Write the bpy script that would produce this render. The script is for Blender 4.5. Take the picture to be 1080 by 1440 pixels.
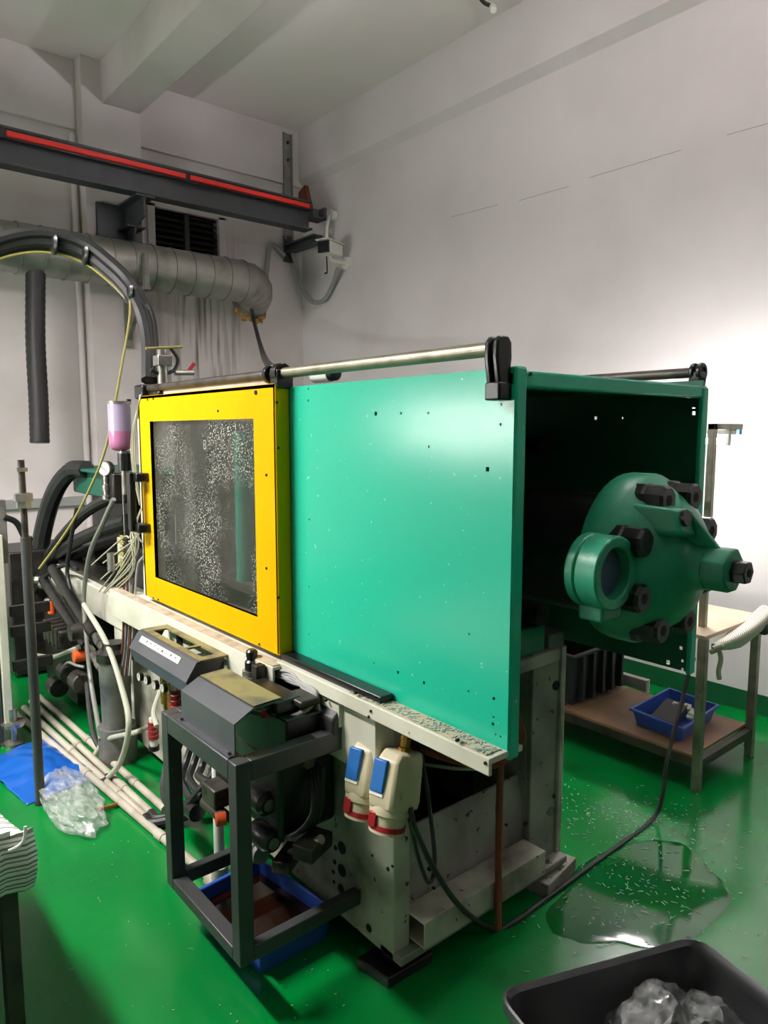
import bpy, bmesh, math, random
from mathutils import Vector, Matrix, noise
random.seed(7)
for o in list(bpy.data.objects): bpy.data.objects.remove(o, do_unlink=True)
S = bpy.context.scene; COL = S.collection
# ---------------------------------------------------------------- camera
FPX, HZ, CAMH, YAW = 1004.0, 606.0, 1.5, math.radians(40)
PITCH = math.atan((720-HZ)/FPX)
cam = bpy.data.cameras.new('camera'); co = bpy.data.objects.new('camera', cam); COL.objects.link(co)
co.location = (0, 0, CAMH); co.rotation_euler = (math.pi/2-PITCH, 0, -YAW)
cam.sensor_fit = 'VERTICAL'; cam.sensor_height = 36; cam.lens = FPX/1440*36; cam.clip_start = .02
S.camera = co
# ---------------------------------------------------------------- light
S.view_settings.view_transform = 'Standard'; S.view_settings.look = 'None'
S.view_settings.gamma = 1; S.view_settings.use_curve_mapping = False
S.view_settings.exposure = 0.0
w = bpy.data.worlds.new('world'); S.world = w; w.use_nodes = True
w.node_tree.nodes['Background'].inputs[0].default_value = (.75, .78, .8, 1)
w.node_tree.nodes['Background'].inputs[1].default_value = .05
def area(name, loc, rot, sx, sy, power, col=(1, 1, 1), spread=180):
    l = bpy.data.lights.new(name, 'AREA'); l.shape = 'RECTANGLE'; l.size = sx; l.size_y = sy
    l.energy = power; l.color = col; l.spread = math.radians(spread)
    o = bpy.data.objects.new(name, l); COL.objects.link(o); o.location = loc; o.rotation_euler = rot; return o
area('aisle_lamp_light', (-.45, 3.0, 2.88), (0, 0, 0), .14, 1.5, 205, (1, .95, .92))
area('fill_lamp_light', (1.6, -1.6, 3.3), (0, 0, 0), 1.2, .14, 6, (1, .95, .97))  # added general fill from behind the camera
TUBE_TABLE, TUBE_BENCH, TUBE_FILL = 350.0, 200.0, 2600.0        # radiance of the tube lamps, the last an added fill
# ---------------------------------------------------------------- measuring helper: a pixel of the photo on a known plane of the room
_F = Vector((math.sin(YAW)*math.cos(PITCH), math.cos(YAW)*math.cos(PITCH), -math.sin(PITCH)))
_R = Vector((math.cos(YAW), -math.sin(YAW), 0)); _U = _R.cross(_F)
def at(x, y, X=None, Y=None, Z=None):
    d = _F*FPX+_R*(x-540)+_U*(720-y)
    if X is not None: t = X/d.x
    elif Y is not None: t = Y/d.y
    else: t = (Z-CAMH)/d.z
    return Vector((0, 0, CAMH))+d*t
# ---------------------------------------------------------------- materials
def srgb(r, g, b):
    f = lambda c: (c/255/12.92) if c <= 10 else ((c/255+.055)/1.055)**2.4
    return (f(r), f(g), f(b), 1)
M = {}
def mat(name, c, rough=.5, metal=0, c2=None, scale=8, lo=.45, hi=.7, bump=0, bscale=60, detail=6, alpha=None, coat=0, emit=0, rvar=0, speck=None, trans=0, spec=.5):
    m = bpy.data.materials.new(name); m.use_nodes = True; n = m.node_tree.nodes; L = m.node_tree.links
    b = n['Principled BSDF']; b.inputs['Roughness'].default_value = rough; b.inputs['Metallic'].default_value = metal
    b.inputs['Specular IOR Level'].default_value = spec
    b.inputs['Base Color'].default_value = c; b.inputs['Coat Weight'].default_value = coat; b.inputs['Coat Roughness'].default_value = .12
    if trans: b.inputs['Transmission Weight'].default_value = trans
    tc = n.new('ShaderNodeTexCoord')
    out = None
    if c2:
        nz = n.new('ShaderNodeTexNoise'); nz.inputs['Scale'].default_value = scale; nz.inputs['Detail'].default_value = detail
        L.new(tc.outputs['Object'], nz.inputs['Vector'])
        r = n.new('ShaderNodeMapRange'); r.inputs[1].default_value = lo; r.inputs[2].default_value = hi
        L.new(nz.outputs['Fac'], r.inputs[0])
        mx = n.new('ShaderNodeMix'); mx.data_type = 'RGBA'; mx.inputs[6].default_value = c; mx.inputs[7].default_value = c2
        L.new(r.outputs[0], mx.inputs[0]); out = mx.outputs[2]
        if rvar:
            rr = n.new('ShaderNodeMapRange'); rr.inputs[3].default_value = rough; rr.inputs[4].default_value = rough+rvar
            L.new(r.outputs[0], rr.inputs[0]); L.new(rr.outputs[0], b.inputs['Roughness'])
    if speck:
        sc, th, col = speck
        v = n.new('ShaderNodeTexNoise'); v.inputs['Scale'].default_value = sc; v.inputs['Detail'].default_value = 3
        L.new(tc.outputs['Object'], v.inputs['Vector'])
        r2 = n.new('ShaderNodeMapRange'); r2.inputs[1].default_value = th; r2.inputs[2].default_value = th+.03
        L.new(v.outputs['Fac'], r2.inputs[0])
        m2 = n.new('ShaderNodeMix'); m2.data_type = 'RGBA'; m2.inputs[6].default_value = c; m2.inputs[7].default_value = col
        if out: L.new(out, m2.inputs[6])
        L.new(r2.outputs[0], m2.inputs[0]); out = m2.outputs[2]
    if out: L.new(out, b.inputs['Base Color'])
    if bump:
        nb = n.new('ShaderNodeTexNoise'); nb.inputs['Scale'].default_value = bscale; nb.inputs['Detail'].default_value = 4
        L.new(tc.outputs['Object'], nb.inputs['Vector'])
        bp = n.new('ShaderNodeBump'); bp.inputs['Strength'].default_value = bump; bp.inputs['Distance'].default_value = .01
        L.new(nb.outputs['Fac'], bp.inputs['Height']); L.new(bp.outputs[0], b.inputs['Normal'])
    if alpha is not None: b.inputs['Alpha'].default_value = alpha
    if emit: b.inputs['Emission Color'].default_value = c; b.inputs['Emission Strength'].default_value = emit
    M[name] = m; return m
mat('plaster', srgb(216, 207, 207), .9, c2=srgb(201, 192, 190), scale=1.6, bump=.12, bscale=14)
mat('plaster_wall', srgb(218, 211, 212), .85, c2=srgb(206, 199, 199), scale=1.2, bump=.1, bscale=10)
mat('hall_wall', srgb(112, 112, 114), .9, c2=srgb(100, 100, 102), scale=1.2)
mat('ceiling_paint', srgb(238, 228, 228), .95, c2=srgb(230, 220, 220), scale=.8)
mat('floor_paint', srgb(0, 120, 48), .17, c2=srgb(0, 100, 40), scale=2.2, lo=.4, hi=.75, bump=.03, bscale=22, spec=.8, rvar=.14, speck=(46, .71, srgb(60, 120, 80)))
mat('green_skirting', srgb(14, 78, 44), .4)
mat('panel_green', srgb(32, 178, 146), .2, c2=srgb(42, 176, 144), scale=1.5, bump=.03, bscale=420, speck=(70, .715, srgb(120, 212, 190)), rvar=.0)
mat('cast_green', srgb(40, 140, 108), .38, c2=srgb(30, 118, 92), scale=9, bump=.06, bscale=90)
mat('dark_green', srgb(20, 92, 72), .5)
mat('yellow', srgb(214, 164, 0), .45, c2=srgb(208, 158, 0), scale=3, bump=.03, bscale=250, spec=.04)
mat('cream', srgb(206, 205, 188), .5, c2=srgb(186, 184, 166), scale=4, speck=(60, .72, srgb(90, 86, 74)))
mat('cream_dirty', srgb(184, 181, 166), .6, c2=srgb(84, 76, 64), scale=5, lo=.44, hi=.74, speck=(38, .69, srgb(46, 40, 34)))
mat('dusty_top', srgb(176, 164, 142), .85, c2=srgb(142, 128, 104), scale=16, bump=.2)
mat('shell_grey', srgb(150, 148, 138), .65, c2=srgb(88, 82, 72), scale=4, lo=.4, hi=.75, speck=(30, .66, srgb(40, 34, 28)))
mat('black_paint', srgb(58, 59, 60), .42, c2=srgb(48, 49, 50), scale=7, speck=(70, .73, srgb(120, 118, 110)))
mat('cover_paint', srgb(74, 76, 80), .4, c2=srgb(62, 64, 67), scale=5, speck=(60, .74, srgb(130, 128, 122)))
mat('cover_dust', srgb(128, 118, 74), .7, c2=srgb(84, 80, 64), scale=14)
mat('black_rubber', srgb(26, 26, 27), .5, c2=srgb(36, 36, 36), scale=12)
mat('black_gloss', srgb(17, 17, 18), .3)
mat('oily_black', srgb(22, 21, 20), .35, c2=srgb(40, 37, 33), scale=18)
mat('oily_metal', srgb(80, 76, 69), .45, .6, c2=srgb(38, 35, 31), scale=16)
mat('steel', srgb(170, 168, 160), .3, .9, c2=srgb(130, 126, 116), scale=14)
mat('rail_steel', srgb(150, 146, 128), .38, .8, c2=srgb(118, 112, 92), scale=12)
mat('galvanised', srgb(158, 156, 150), .42, .75, c2=srgb(128, 126, 120), scale=6, bump=.05, bscale=30)
mat('seam', srgb(96, 95, 92), .5, .6)
mat('grey_plastic', srgb(150, 150, 148), .5)
mat('grey_metal', srgb(118, 118, 112), .5, .3, c2=srgb(84, 82, 76), scale=10)
mat('beam_paint', srgb(62, 64, 68), .5, c2=srgb(52, 53, 57), scale=6)
mat('red_strip', srgb(236, 44, 34), .45)
mat('white_plastic', srgb(228, 226, 218), .45)
mat('pipe_white', srgb(176, 169, 154), .5, c2=srgb(138, 129, 112), scale=9, lo=.45, hi=.8)
mat('beige_plastic', srgb(198, 188, 158), .4, c2=srgb(186, 174, 142), scale=8)
mat('blue_plastic', srgb(34, 104, 178), .35)
mat('tray_blue', srgb(52, 88, 190), .4)
mat('basin_blue', srgb(40, 82, 170), .4)
mat('sheet_blue', srgb(18, 82, 164), .3, bump=.2, bscale=18)
mat('red_plastic', srgb(150, 26, 34), .3)
mat('red_lamp', srgb(220, 30, 50), .3)
mat('orange', srgb(226, 92, 40), .4)
mat('brass', srgb(176, 136, 66), .35, .8, c2=srgb(140, 104, 50), scale=14)
mat('gauge_face', srgb(188, 187, 180), .3)
mat('rust', srgb(120, 62, 40), .8, c2=srgb(86, 44, 30), scale=12)
mat('pink_oil', srgb(172, 108, 146), .2)
mat('lilac_cup', srgb(158, 144, 172), .2)
mat('oil', srgb(36, 16, 10), .06)
mat('wood', srgb(150, 116, 88), .55, c2=srgb(112, 84, 62), scale=4, lo=.35, hi=.7)
mat('wood_pale', srgb(196, 176, 152), .6, c2=srgb(178, 156, 130), scale=5)
mat('bin_black', srgb(40, 40, 42), .42, c2=srgb(50, 50, 51), scale=9)
mat('crate_black', srgb(44, 47, 52), .5)
mat('dark_metal', srgb(70, 66, 58), .5, .5, c2=srgb(50, 46, 40), scale=9)
mat('table_steel', srgb(140, 136, 122), .4, .6, c2=srgb(104, 100, 88), scale=12)
mat('chip', srgb(168, 186, 174), .4)
mat('parts_grey', srgb(60, 60, 64), .4, .3)
mat('yellow_wire', srgb(138, 130, 66), .5)
mat('white_wire', srgb(164, 162, 140), .5)
mat('hose_grey', srgb(120, 120, 112), .4)
mat('clear_hose', srgb(176, 178, 160), .3)
mat('foam', srgb(170, 128, 62), .9, c2=srgb(120, 88, 44), scale=40, bump=.6, bscale=60)
mat('dark_void', srgb(14, 14, 14), .9)
mat('louvre', srgb(52, 48, 44), .6, c2=srgb(36, 33, 30), scale=8)
mat('blue_grey', srgb(60, 74, 96), .4)
mat('tube_table', (1, .99, .96, 1), .5, emit=TUBE_TABLE)
mat('tube_bench', (1, 1, .97, 1), .5, emit=TUBE_BENCH)
mat('tube_fill', (.98, .97, .99, 1), .5, emit=TUBE_FILL)
mat('lamp_white', srgb(225, 225, 222), .4)
mat('diffuser', (1, .99, .95, 1), .5, emit=3)
mat('crack_grey', srgb(120, 116, 112), .9)
mat('print_dark', srgb(60, 60, 60), .6)
mat('print_pale', srgb(128, 128, 120), .6)
def clear_film(name, tint, a, rough=.12):
    m = mat(name, tint, rough, bump=.35, bscale=16); n = m.node_tree.nodes; L = m.node_tree.links; b = n['Principled BSDF']
    nz = n.new('ShaderNodeTexNoise'); nz.inputs['Scale'].default_value = 12
    r = n.new('ShaderNodeMapRange'); r.inputs[1].default_value = .35; r.inputs[2].default_value = .7; r.inputs[3].default_value = a-.15; r.inputs[4].default_value = a+.2
    L.new(nz.outputs['Fac'], r.inputs[0]); L.new(r.outputs[0], b.inputs['Alpha'])
clear_film('clear_bag', srgb(200, 204, 200), .3)
clear_film('bin_bag', srgb(200, 202, 202), .27, .1)
def glass_pane():
    m = mat('dirty_glass', srgb(128, 130, 120), .12); n = m.node_tree.nodes; L = m.node_tree.links; b = n['Principled BSDF']
    tc = n.new('ShaderNodeTexCoord')
    v = n.new('ShaderNodeTexVoronoi'); v.inputs['Scale'].default_value = 120; L.new(tc.outputs['Object'], v.inputs['Vector'])
    r = n.new('ShaderNodeMapRange'); r.inputs[1].default_value = .22; r.inputs[2].default_value = .36; r.inputs[3].default_value = 1; r.inputs[4].default_value = 0
    L.new(v.outputs['Distance'], r.inputs[0])
    nz = n.new('ShaderNodeTexNoise'); nz.inputs['Scale'].default_value = 4.2; nz.inputs['Detail'].default_value = 5; L.new(tc.outputs['Object'], nz.inputs['Vector'])
    r2 = n.new('ShaderNodeMapRange'); r2.inputs[1].default_value = .36; r2.inputs[2].default_value = .60; r2.inputs[3].default_value = 0; r2.inputs[4].default_value = 1
    L.new(nz.outputs['Fac'], r2.inputs[0])
    mu = n.new('ShaderNodeMath'); mu.operation = 'MULTIPLY'; L.new(r.outputs[0], mu.inputs[0]); L.new(r2.outputs[0], mu.inputs[1])
    ad = n.new('ShaderNodeMath'); ad.operation = 'ADD'; ad.inputs[1].default_value = .34; ad.use_clamp = True; L.new(mu.outputs[0], ad.inputs[0])
    L.new(ad.outputs[0], b.inputs['Alpha'])
    mx = n.new('ShaderNodeMix'); mx.data_type = 'RGBA'; mx.inputs[6].default_value = srgb(66, 68, 61); mx.inputs[7].default_value = srgb(172, 174, 164)
    L.new(mu.outputs[0], mx.inputs[0]); L.new(mx.outputs[2], b.inputs['Base Color'])
glass_pane()
def stripes(name, c1, c2, scale, axis='Z'):
    m = mat(name, c1, .8); n = m.node_tree.nodes; L = m.node_tree.links; b = n['Principled BSDF']
    uv = n.new('ShaderNodeUVMap')
    wv = n.new('ShaderNodeTexWave'); wv.inputs['Scale'].default_value = scale; wv.inputs['Distortion'].default_value = .6; wv.inputs['Detail Scale'].default_value = 2
    wv.bands_direction = axis
    L.new(uv.outputs[0], wv.inputs['Vector'])
    r = n.new('ShaderNodeMapRange'); r.inputs[1].default_value = .55; r.inputs[2].default_value = .8; L.new(wv.outputs['Fac'], r.inputs[0])
    mx = n.new('ShaderNodeMix'); mx.data_type = 'RGBA'; mx.inputs[6].default_value = c1; mx.inputs[7].default_value = c2
    L.new(r.outputs[0], mx.inputs[0]); L.new(mx.outputs[2], b.inputs['Base Color'])
stripes('striped_cloth', srgb(226, 222, 210), srgb(130, 122, 108), 6, 'X')
stripes('striped_cloth_fine', srgb(236, 236, 228), srgb(120, 124, 118), 14, 'X')
# ---------------------------------------------------------------- mesh builder
OFF = {}
class B:
    def __init__(s): s.bm = bmesh.new(); s.uv = None
    def _face(s, vs):
        try: return s.bm.faces.new(vs)
        except ValueError: return None
    def box(s, lo, hi):
        x0, y0, z0 = lo; x1, y1, z1 = hi
        v = [s.bm.verts.new(p) for p in ((x0,y0,z0),(x1,y0,z0),(x1,y1,z0),(x0,y1,z0),(x0,y0,z1),(x1,y0,z1),(x1,y1,z1),(x0,y1,z1))]
        for f in ((3,2,1,0),(4,5,6,7),(0,1,5,4),(1,2,6,5),(2,3,7,6),(3,0,4,7)): s._face([v[i] for i in f])
        return s
    def hull(s, bottom, top):                       # two equal rings of points
        a = [s.bm.verts.new(p) for p in bottom]; b = [s.bm.verts.new(p) for p in top]; n = len(a)
        s._face(a[::-1]); s._face(b)
        for i in range(n): s._face([a[i], a[(i+1) % n], b[(i+1) % n], b[i]])
        return s
    def obox(s, c, ax, ay, az):                     # oriented box, half-axis vectors
        c, ax, ay, az = map(Vector, (c, ax, ay, az))
        r = [(-1,-1),(1,-1),(1,1),(-1,1)]
        return s.hull([c+ax*i+ay*j-az for i, j in r], [c+ax*i+ay*j+az for i, j in r])
    def bar(s, p0, p1, w, h, up=(0, 0, 1)):
        p0, p1 = Vector(p0), Vector(p1); d = (p1-p0); u = Vector(up); sd = d.cross(u).normalized(); u = sd.cross(d).normalized()
        return s.obox((p0+p1)/2, d/2, sd*w/2, u*h/2)
    def prism(s, poly, axis, a0, a1):               # poly in the two other axes (x,z) for Y, (y,z) for X, (x,y) for Z
        def P(u, v, a): return {'X': (a, u, v), 'Y': (u, a, v), 'Z': (u, v, a)}[axis]
        return s.hull([P(u, v, a0) for u, v in poly], [P(u, v, a1) for u, v in poly])
    def rings(s, rs, closed=False, caps=True):
        R = [[s.bm.verts.new(p) for p in r] for r in rs]; n = len(R[0])
        for a, b in zip(R, R[1:]+([R[0]] if closed else [])):
            for i in range(n): s._face([a[i], a[(i+1) % n], b[(i+1) % n], b[i]])
        if caps and not closed: s._face(R[0][::-1]); s._face(R[-1])
        return s
    @staticmethod
    def frame(d):
        d = Vector(d).normalized(); t = Vector((0, 0, 1)) if abs(d.z) < .9 else Vector((1, 0, 0))
        a = d.cross(t).normalized(); return a, a.cross(d)
    def lathe(s, o, axis, prof, n=24, caps=True, a0=0):     # prof: (radius, distance along axis)
        o = Vector(o); d = Vector(axis).normalized(); a, b = s.frame(d)
        return s.rings([[o+d*h+(a*math.cos(2*math.pi*i/n+a0)+b*math.sin(2*math.pi*i/n+a0))*max(r, 1e-5) for i in range(n)] for r, h in prof], caps=caps)
    def cyl(s, p0, p1, r0, r1=None, n=16, caps=True, a0=0):
        p0, p1 = Vector(p0), Vector(p1); d = p1-p0
        return s.lathe(p0, d, [(r0, 0), (r0 if r1 is None else r1, d.length)], n, caps, a0)
    def ring(s, o, axis, ri, ro, h, n=24):
        o = Vector(o); d = Vector(axis).normalized(); a, b = s.frame(d)
        return s.rings([[o+d*k+(a*math.cos(2*math.pi*i/n)+b*math.sin(2*math.pi*i/n))*r for i in range(n)] for r, k in ((ri, 0), (ro, 0), (ro, h), (ri, h))], closed=True)
    def tube(s, pts, r, n=8, steps=6, caps=True, corr=0):
        pts = [Vector(p) for p in pts]
        if steps > 1 and len(pts) > 2:
            q = []; P = [2*pts[0]-pts[1]]+pts+[2*pts[-1]-pts[-2]]
            for i in range(1, len(P)-2):
                for k in range(steps):
                    t = k/steps; a, b, c, d = P[i-1], P[i], P[i+1], P[i+2]
                    q.append(.5*((2*b)+(c-a)*t+(2*a-5*b+4*c-d)*t*t+(3*b-a-3*c+d)*t**3))
            q.append(pts[-1]); pts = q
        rs = []; up = None
        for i, p in enumerate(pts):
            d = (pts[min(i+1, len(pts)-1)]-pts[max(i-1, 0)]).normalized()
            if up is None: up = self_a = s.frame(d)[0]
            up = (up-d*up.dot(d)).normalized(); bb = d.cross(up)
            rad = (r if not callable(r) else r(i/(len(pts)-1)))*(1+(corr if i % 2 else 0))
            rs.append([p+(up*math.cos(2*math.pi*k/n)+bb*math.sin(2*math.pi*k/n))*rad for k in range(n)])
        return s.rings(rs, caps=caps)
    def ball(s, c, r, n=12, sc=(1, 1, 1)):
        c = Vector(c); rs = []
        for j in range(n//2+1):
            a = -math.pi/2+math.pi*j/(n//2); k = max(math.cos(a), .002)
            rs.append([c+Vector((r*k*math.cos(2*math.pi*i/n)*sc[0], r*k*math.sin(2*math.pi*i/n)*sc[1], r*math.sin(a)*sc[2])) for i in range(n)])
        return s.rings(rs)
    def grid(s, P, nu, nv, uvs=False):              # P(u,v) -> point
        V = [[s.bm.verts.new(P(i/nu, j/nv)) for j in range(nv+1)] for i in range(nu+1)]
        if uvs and s.uv is None: s.uv = s.bm.loops.layers.uv.new('UVMap')
        for i in range(nu):
            for j in range(nv):
                f = s._face([V[i][j], V[i+1][j], V[i+1][j+1], V[i][j+1]])
                if uvs and f:
                    for l, (a, b) in zip(f.loops, ((i, j), (i+1, j), (i+1, j+1), (i, j+1))): l[s.uv].uv = (a/nu, b/nv)
        return s
    def plate(s, x0, x1, ylim, zlim, holes):        # a sheet in the YZ plane with square punched holes (y, z, half size)
        ys = sorted({ylim[0], ylim[1]} | {h[0]+k*h[2] for h in holes for k in (-1, 1)})
        zs = sorted({zlim[0], zlim[1]} | {h[1]+k*h[2] for h in holes for k in (-1, 1)})
        V = {}
        def vert(x, i, j):
            k = (x, i, j)
            if k not in V: V[k] = s.bm.verts.new((x, ys[i], zs[j]))
            return V[k]
        full = {}
        for i in range(len(ys)-1):
            for j in range(len(zs)-1):
                cy, cz = (ys[i]+ys[i+1])/2, (zs[j]+zs[j+1])/2
                full[i, j] = not any(abs(cy-h[0]) < h[2] and abs(cz-h[1]) < h[2] for h in holes)
        for (i, j), ok in full.items():
            if not ok: continue
            s._face([vert(x0, i, j), vert(x0, i, j+1), vert(x0, i+1, j+1), vert(x0, i+1, j)])
            s._face([vert(x1, i, j), vert(x1, i+1, j), vert(x1, i+1, j+1), vert(x1, i, j+1)])
            for di, dj, a, b in ((-1, 0, (i, j), (i, j+1)), (1, 0, (i+1, j+1), (i+1, j)), (0, -1, (i+1, j), (i, j)), (0, 1, (i, j+1), (i+1, j+1))):
                if not full.get((i+di, j+dj), False):
                    s._face([vert(x0, *a), vert(x1, *a), vert(x1, *b), vert(x0, *b)])
        return s
    def build(s, name, material, parent=None, bevel=0, smooth=True, seg=2, angle=35, fix=True):
        if fix: bmesh.ops.recalc_face_normals(s.bm, faces=s.bm.faces)
        me = bpy.data.meshes.new(name)
        if parent: off = OFF[parent.name]
        else:
            xs = [v.co for v in s.bm.verts]
            off = Vector(((min(v.x for v in xs)+max(v.x for v in xs))/2, (min(v.y for v in xs)+max(v.y for v in xs))/2, min(v.z for v in xs)))
        bmesh.ops.translate(s.bm, verts=s.bm.verts, vec=-off)
        s.bm.to_mesh(me); s.bm.free()
        if smooth:
            me.shade_smooth(); me.set_sharp_from_angle(angle=math.radians(angle))
        me.materials.append(M[material])
        o = bpy.data.objects.new(name, me); COL.objects.link(o)
        if parent: o.parent = parent
        else: o.location = off
        OFF[o.name] = off
        if bevel:
            b = o.modifiers.new('bevel', 'BEVEL'); b.width = bevel; b.segments = seg; b.limit_method = 'ANGLE'; b.angle_limit = math.radians(40)
            b.harden_normals = False
        return o
def thing(name, loc, label, cat, group=None):
    o = bpy.data.objects.new(name, None); COL.objects.link(o); o.location = loc; o.empty_display_size = .05
    OFF[o.name] = Vector(loc); return tag(o, label, cat, group)
def tag(o, label, cat, group=None):
    o['label'] = label; o['category'] = cat
    if group: o['group'] = group
    return o
def struct(o): o['kind'] = 'structure'; return o
def text_mesh(txt, size, origin, right, up, name, material, parent, mirror=False):
    cu = bpy.data.curves.new(name, 'FONT'); cu.body = txt; cu.size = size; cu.align_x = 'CENTER'; cu.extrude = .0003
    t = bpy.data.objects.new(name, cu); me = bpy.data.meshes.new_from_object(t); bpy.data.objects.remove(t)
    r, u = Vector(right), Vector(up); n = r.cross(u)
    for v in me.vertices: v.co = Vector(origin)+r*v.co.x+u*v.co.y+n*v.co.z-OFF[parent.name]
    me.materials.append(M[material]); o = bpy.data.objects.new(name, me); COL.objects.link(o); o.parent = parent; return o
# ================================================================ ROOM
XR, YB, ZC, XL, YF = 3.88, 5.83, 4.23, -4.2, -3.6
struct(B().box((XL-.1, YF-.1, -.12), (XR+.1, YB+.1, 0)).build('floor', 'floor_paint', smooth=False))
struct(B().box((XL-.1, YF-.1, ZC), (XR+.1, YB+.1, ZC+.12)).build('ceiling', 'ceiling_paint', smooth=False))
# back wall with the ventilation opening
vy0, vy1, vz0, vz1 = 2.42, 3.05, 2.86, 3.33
def stain_wall():
    m = M['plaster'].copy(); m.name = 'plaster_stained'; M['plaster_stained'] = m; n = m.node_tree.nodes; L = m.node_tree.links; b = n['Principled BSDF']
    src = b.inputs['Base Color'].links[0].from_socket
    g = n.new('ShaderNodeNewGeometry'); sp = n.new('ShaderNodeSeparateXYZ'); L.new(g.outputs['Position'], sp.inputs[0])
    def rng(sock, a, b_, c, d):
        lo = n.new('ShaderNodeMapRange'); lo.inputs[1].default_value = a; lo.inputs[2].default_value = b_; L.new(sock, lo.inputs[0])
        hi = n.new('ShaderNodeMapRange'); hi.inputs[1].default_value = c; hi.inputs[2].default_value = d; hi.inputs[3].default_value = 1; hi.inputs[4].default_value = 0; L.new(sock, hi.inputs[0])
        k = n.new('ShaderNodeMath'); k.operation = 'MULTIPLY'; L.new(lo.outputs[0], k.inputs[0]); L.new(hi.outputs[0], k.inputs[1]); return k.outputs[0]
    mp = n.new('ShaderNodeMapping'); mp.inputs['Scale'].default_value = (22, 1, 1.3); L.new(g.outputs['Position'], mp.inputs['Vector'])
    nz = n.new('ShaderNodeTexNoise'); nz.inputs['Scale'].default_value = 1; nz.inputs['Detail'].default_value = 4; L.new(mp.outputs[0], nz.inputs['Vector'])
    st = n.new('ShaderNodeMapRange'); st.inputs[1].default_value = .47; st.inputs[2].default_value = .72; L.new(nz.outputs['Fac'], st.inputs[0])
    a = rng(sp.outputs[0], 2.35, 2.6, 3.1, 3.3); c = rng(sp.outputs[2], 1.3, 1.6, 2.7, 3.4)
    k1 = n.new('ShaderNodeMath'); k1.operation = 'MULTIPLY'; L.new(a, k1.inputs[0]); L.new(c, k1.inputs[1])
    k2 = n.new('ShaderNodeMath'); k2.operation = 'MULTIPLY'; L.new(k1.outputs[0], k2.inputs[0]); L.new(st.outputs[0], k2.inputs[1])
    mx = n.new('ShaderNodeMix'); mx.data_type = 'RGBA'; mx.inputs[7].default_value = srgb(96, 84, 70); L.new(src, mx.inputs[6]); L.new(k2.outputs[0], mx.inputs[0]); L.new(mx.outputs[2], b.inputs['Base Color'])
stain_wall()
wb = B()
for lo, hi in (((XL, YB, 0), (vy0, YB+.2, ZC)), ((vy1, YB, 0), (XR+.1, YB+.2, ZC)), ((vy0, YB, 0), (vy1, YB+.2, vz0)), ((vy0, YB, vz1), (vy1, YB+.2, ZC))): wb.box(lo, hi)
struct(wb.build('wall_back', 'plaster_stained', smooth=False))
struct(B().box((XR, YF, 0), (XR+.15, YB, ZC)).build('wall_right', 'plaster_wall', smooth=False))
wr = bpy.data.objects['wall_right']
for ca in (((635, 305), (700, 288)), ((730, 282), (800, 262)), ((828, 250), (958, 211)), ((1022, 190), (1100, 168))):
    p0, p1 = at(*ca[0], X=XR), at(*ca[1], X=XR); B().bar(p0, p1, .0022, .002, (1, 0, 0)).build('crack', 'crack_grey', wr)
struct(B().box((XL-.1, YF, 0), (XL, YB, ZC)).build('wall_left', 'plaster', smooth=False))
struct(B().box((XL, YF-.1, 0), (XR, YF, ZC)).build('wall_front', 'hall_wall', smooth=False))
struct(B().box((2.01, YF, 3.93), (2.30, YB-.15, ZC)).build('trim_1', 'plaster', bevel=.006))      # concrete ceiling beam
struct(B().box((1.86, YB-.16, 0), (2.30, YB, ZC)).build('trim_2', 'plaster', bevel=.006))          # pilaster under it
struct(B().box((XL, YB-.035, 3.74), (1.86, YB, ZC)).build('trim_3', 'plaster', bevel=.004))        # ring beam, back wall
struct(B().box((2.30, YB-.035, 3.74), (XR, YB, ZC)).build('trim_4', 'plaster', bevel=.004))
rb = B(); rb.prism([(XR-.05, 3.80), (XR, 3.74), (XR, ZC), (XR-.05, ZC)], 'Y', YF, YB-.035)
struct(rb.build('trim_5', 'plaster_wall', smooth=False))                                            # ring beam, right wall
struct(B().box((XR-.006, YF, 0), (XR, YB, .11)).build('baseboard_right', 'green_skirting', smooth=False))
struct(B().box((XL, YB-.006, 0), (1.86, YB, .11)).build('baseboard_back', 'green_skirting', smooth=False))
# ================================================================ ON THE WALLS
t = thing('wall_vent', (2.74, YB, vz0), 'dark louvred ventilation grille in back wall above the round duct', 'vent')
fr = B()
for lo, hi in (((vy0-.03, YB-.02, vz1-.02), (vy1+.03, YB+.02, vz1+.03)), ((vy0-.03, YB-.02, vz0-.03), (vy1+.03, YB+.02, vz0+.02)), ((vy0-.03, YB-.02, vz0), (vy0+.03, YB+.02, vz1)), ((vy1-.03, YB-.02, vz0), (vy1+.03, YB+.02, vz1))): fr.box(lo, hi)
fr.build('vent_frame', 'plaster', t)
B().box((2.72, YB+.01, vz0), (2.76, YB+.05, vz1)).build('mullion', 'louvre', t)
B().box((vy0, YB+.15, vz0), (vy1, YB+.16, vz1)).build('back_plate', 'dark_void', t)
sl = None
for k in range(9):
    z = vz0+.045+k*.05
    for x0, x1 in ((vy0+.03, 2.72), (2.76, vy1-.03)):
        B().prism([(YB+.02, z-.018), (YB+.028, z-.02), (YB+.075, z+.014), (YB+.067, z+.016)], 'X', x0, x1).build('slat', 'louvre', t, smooth=False)
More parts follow.
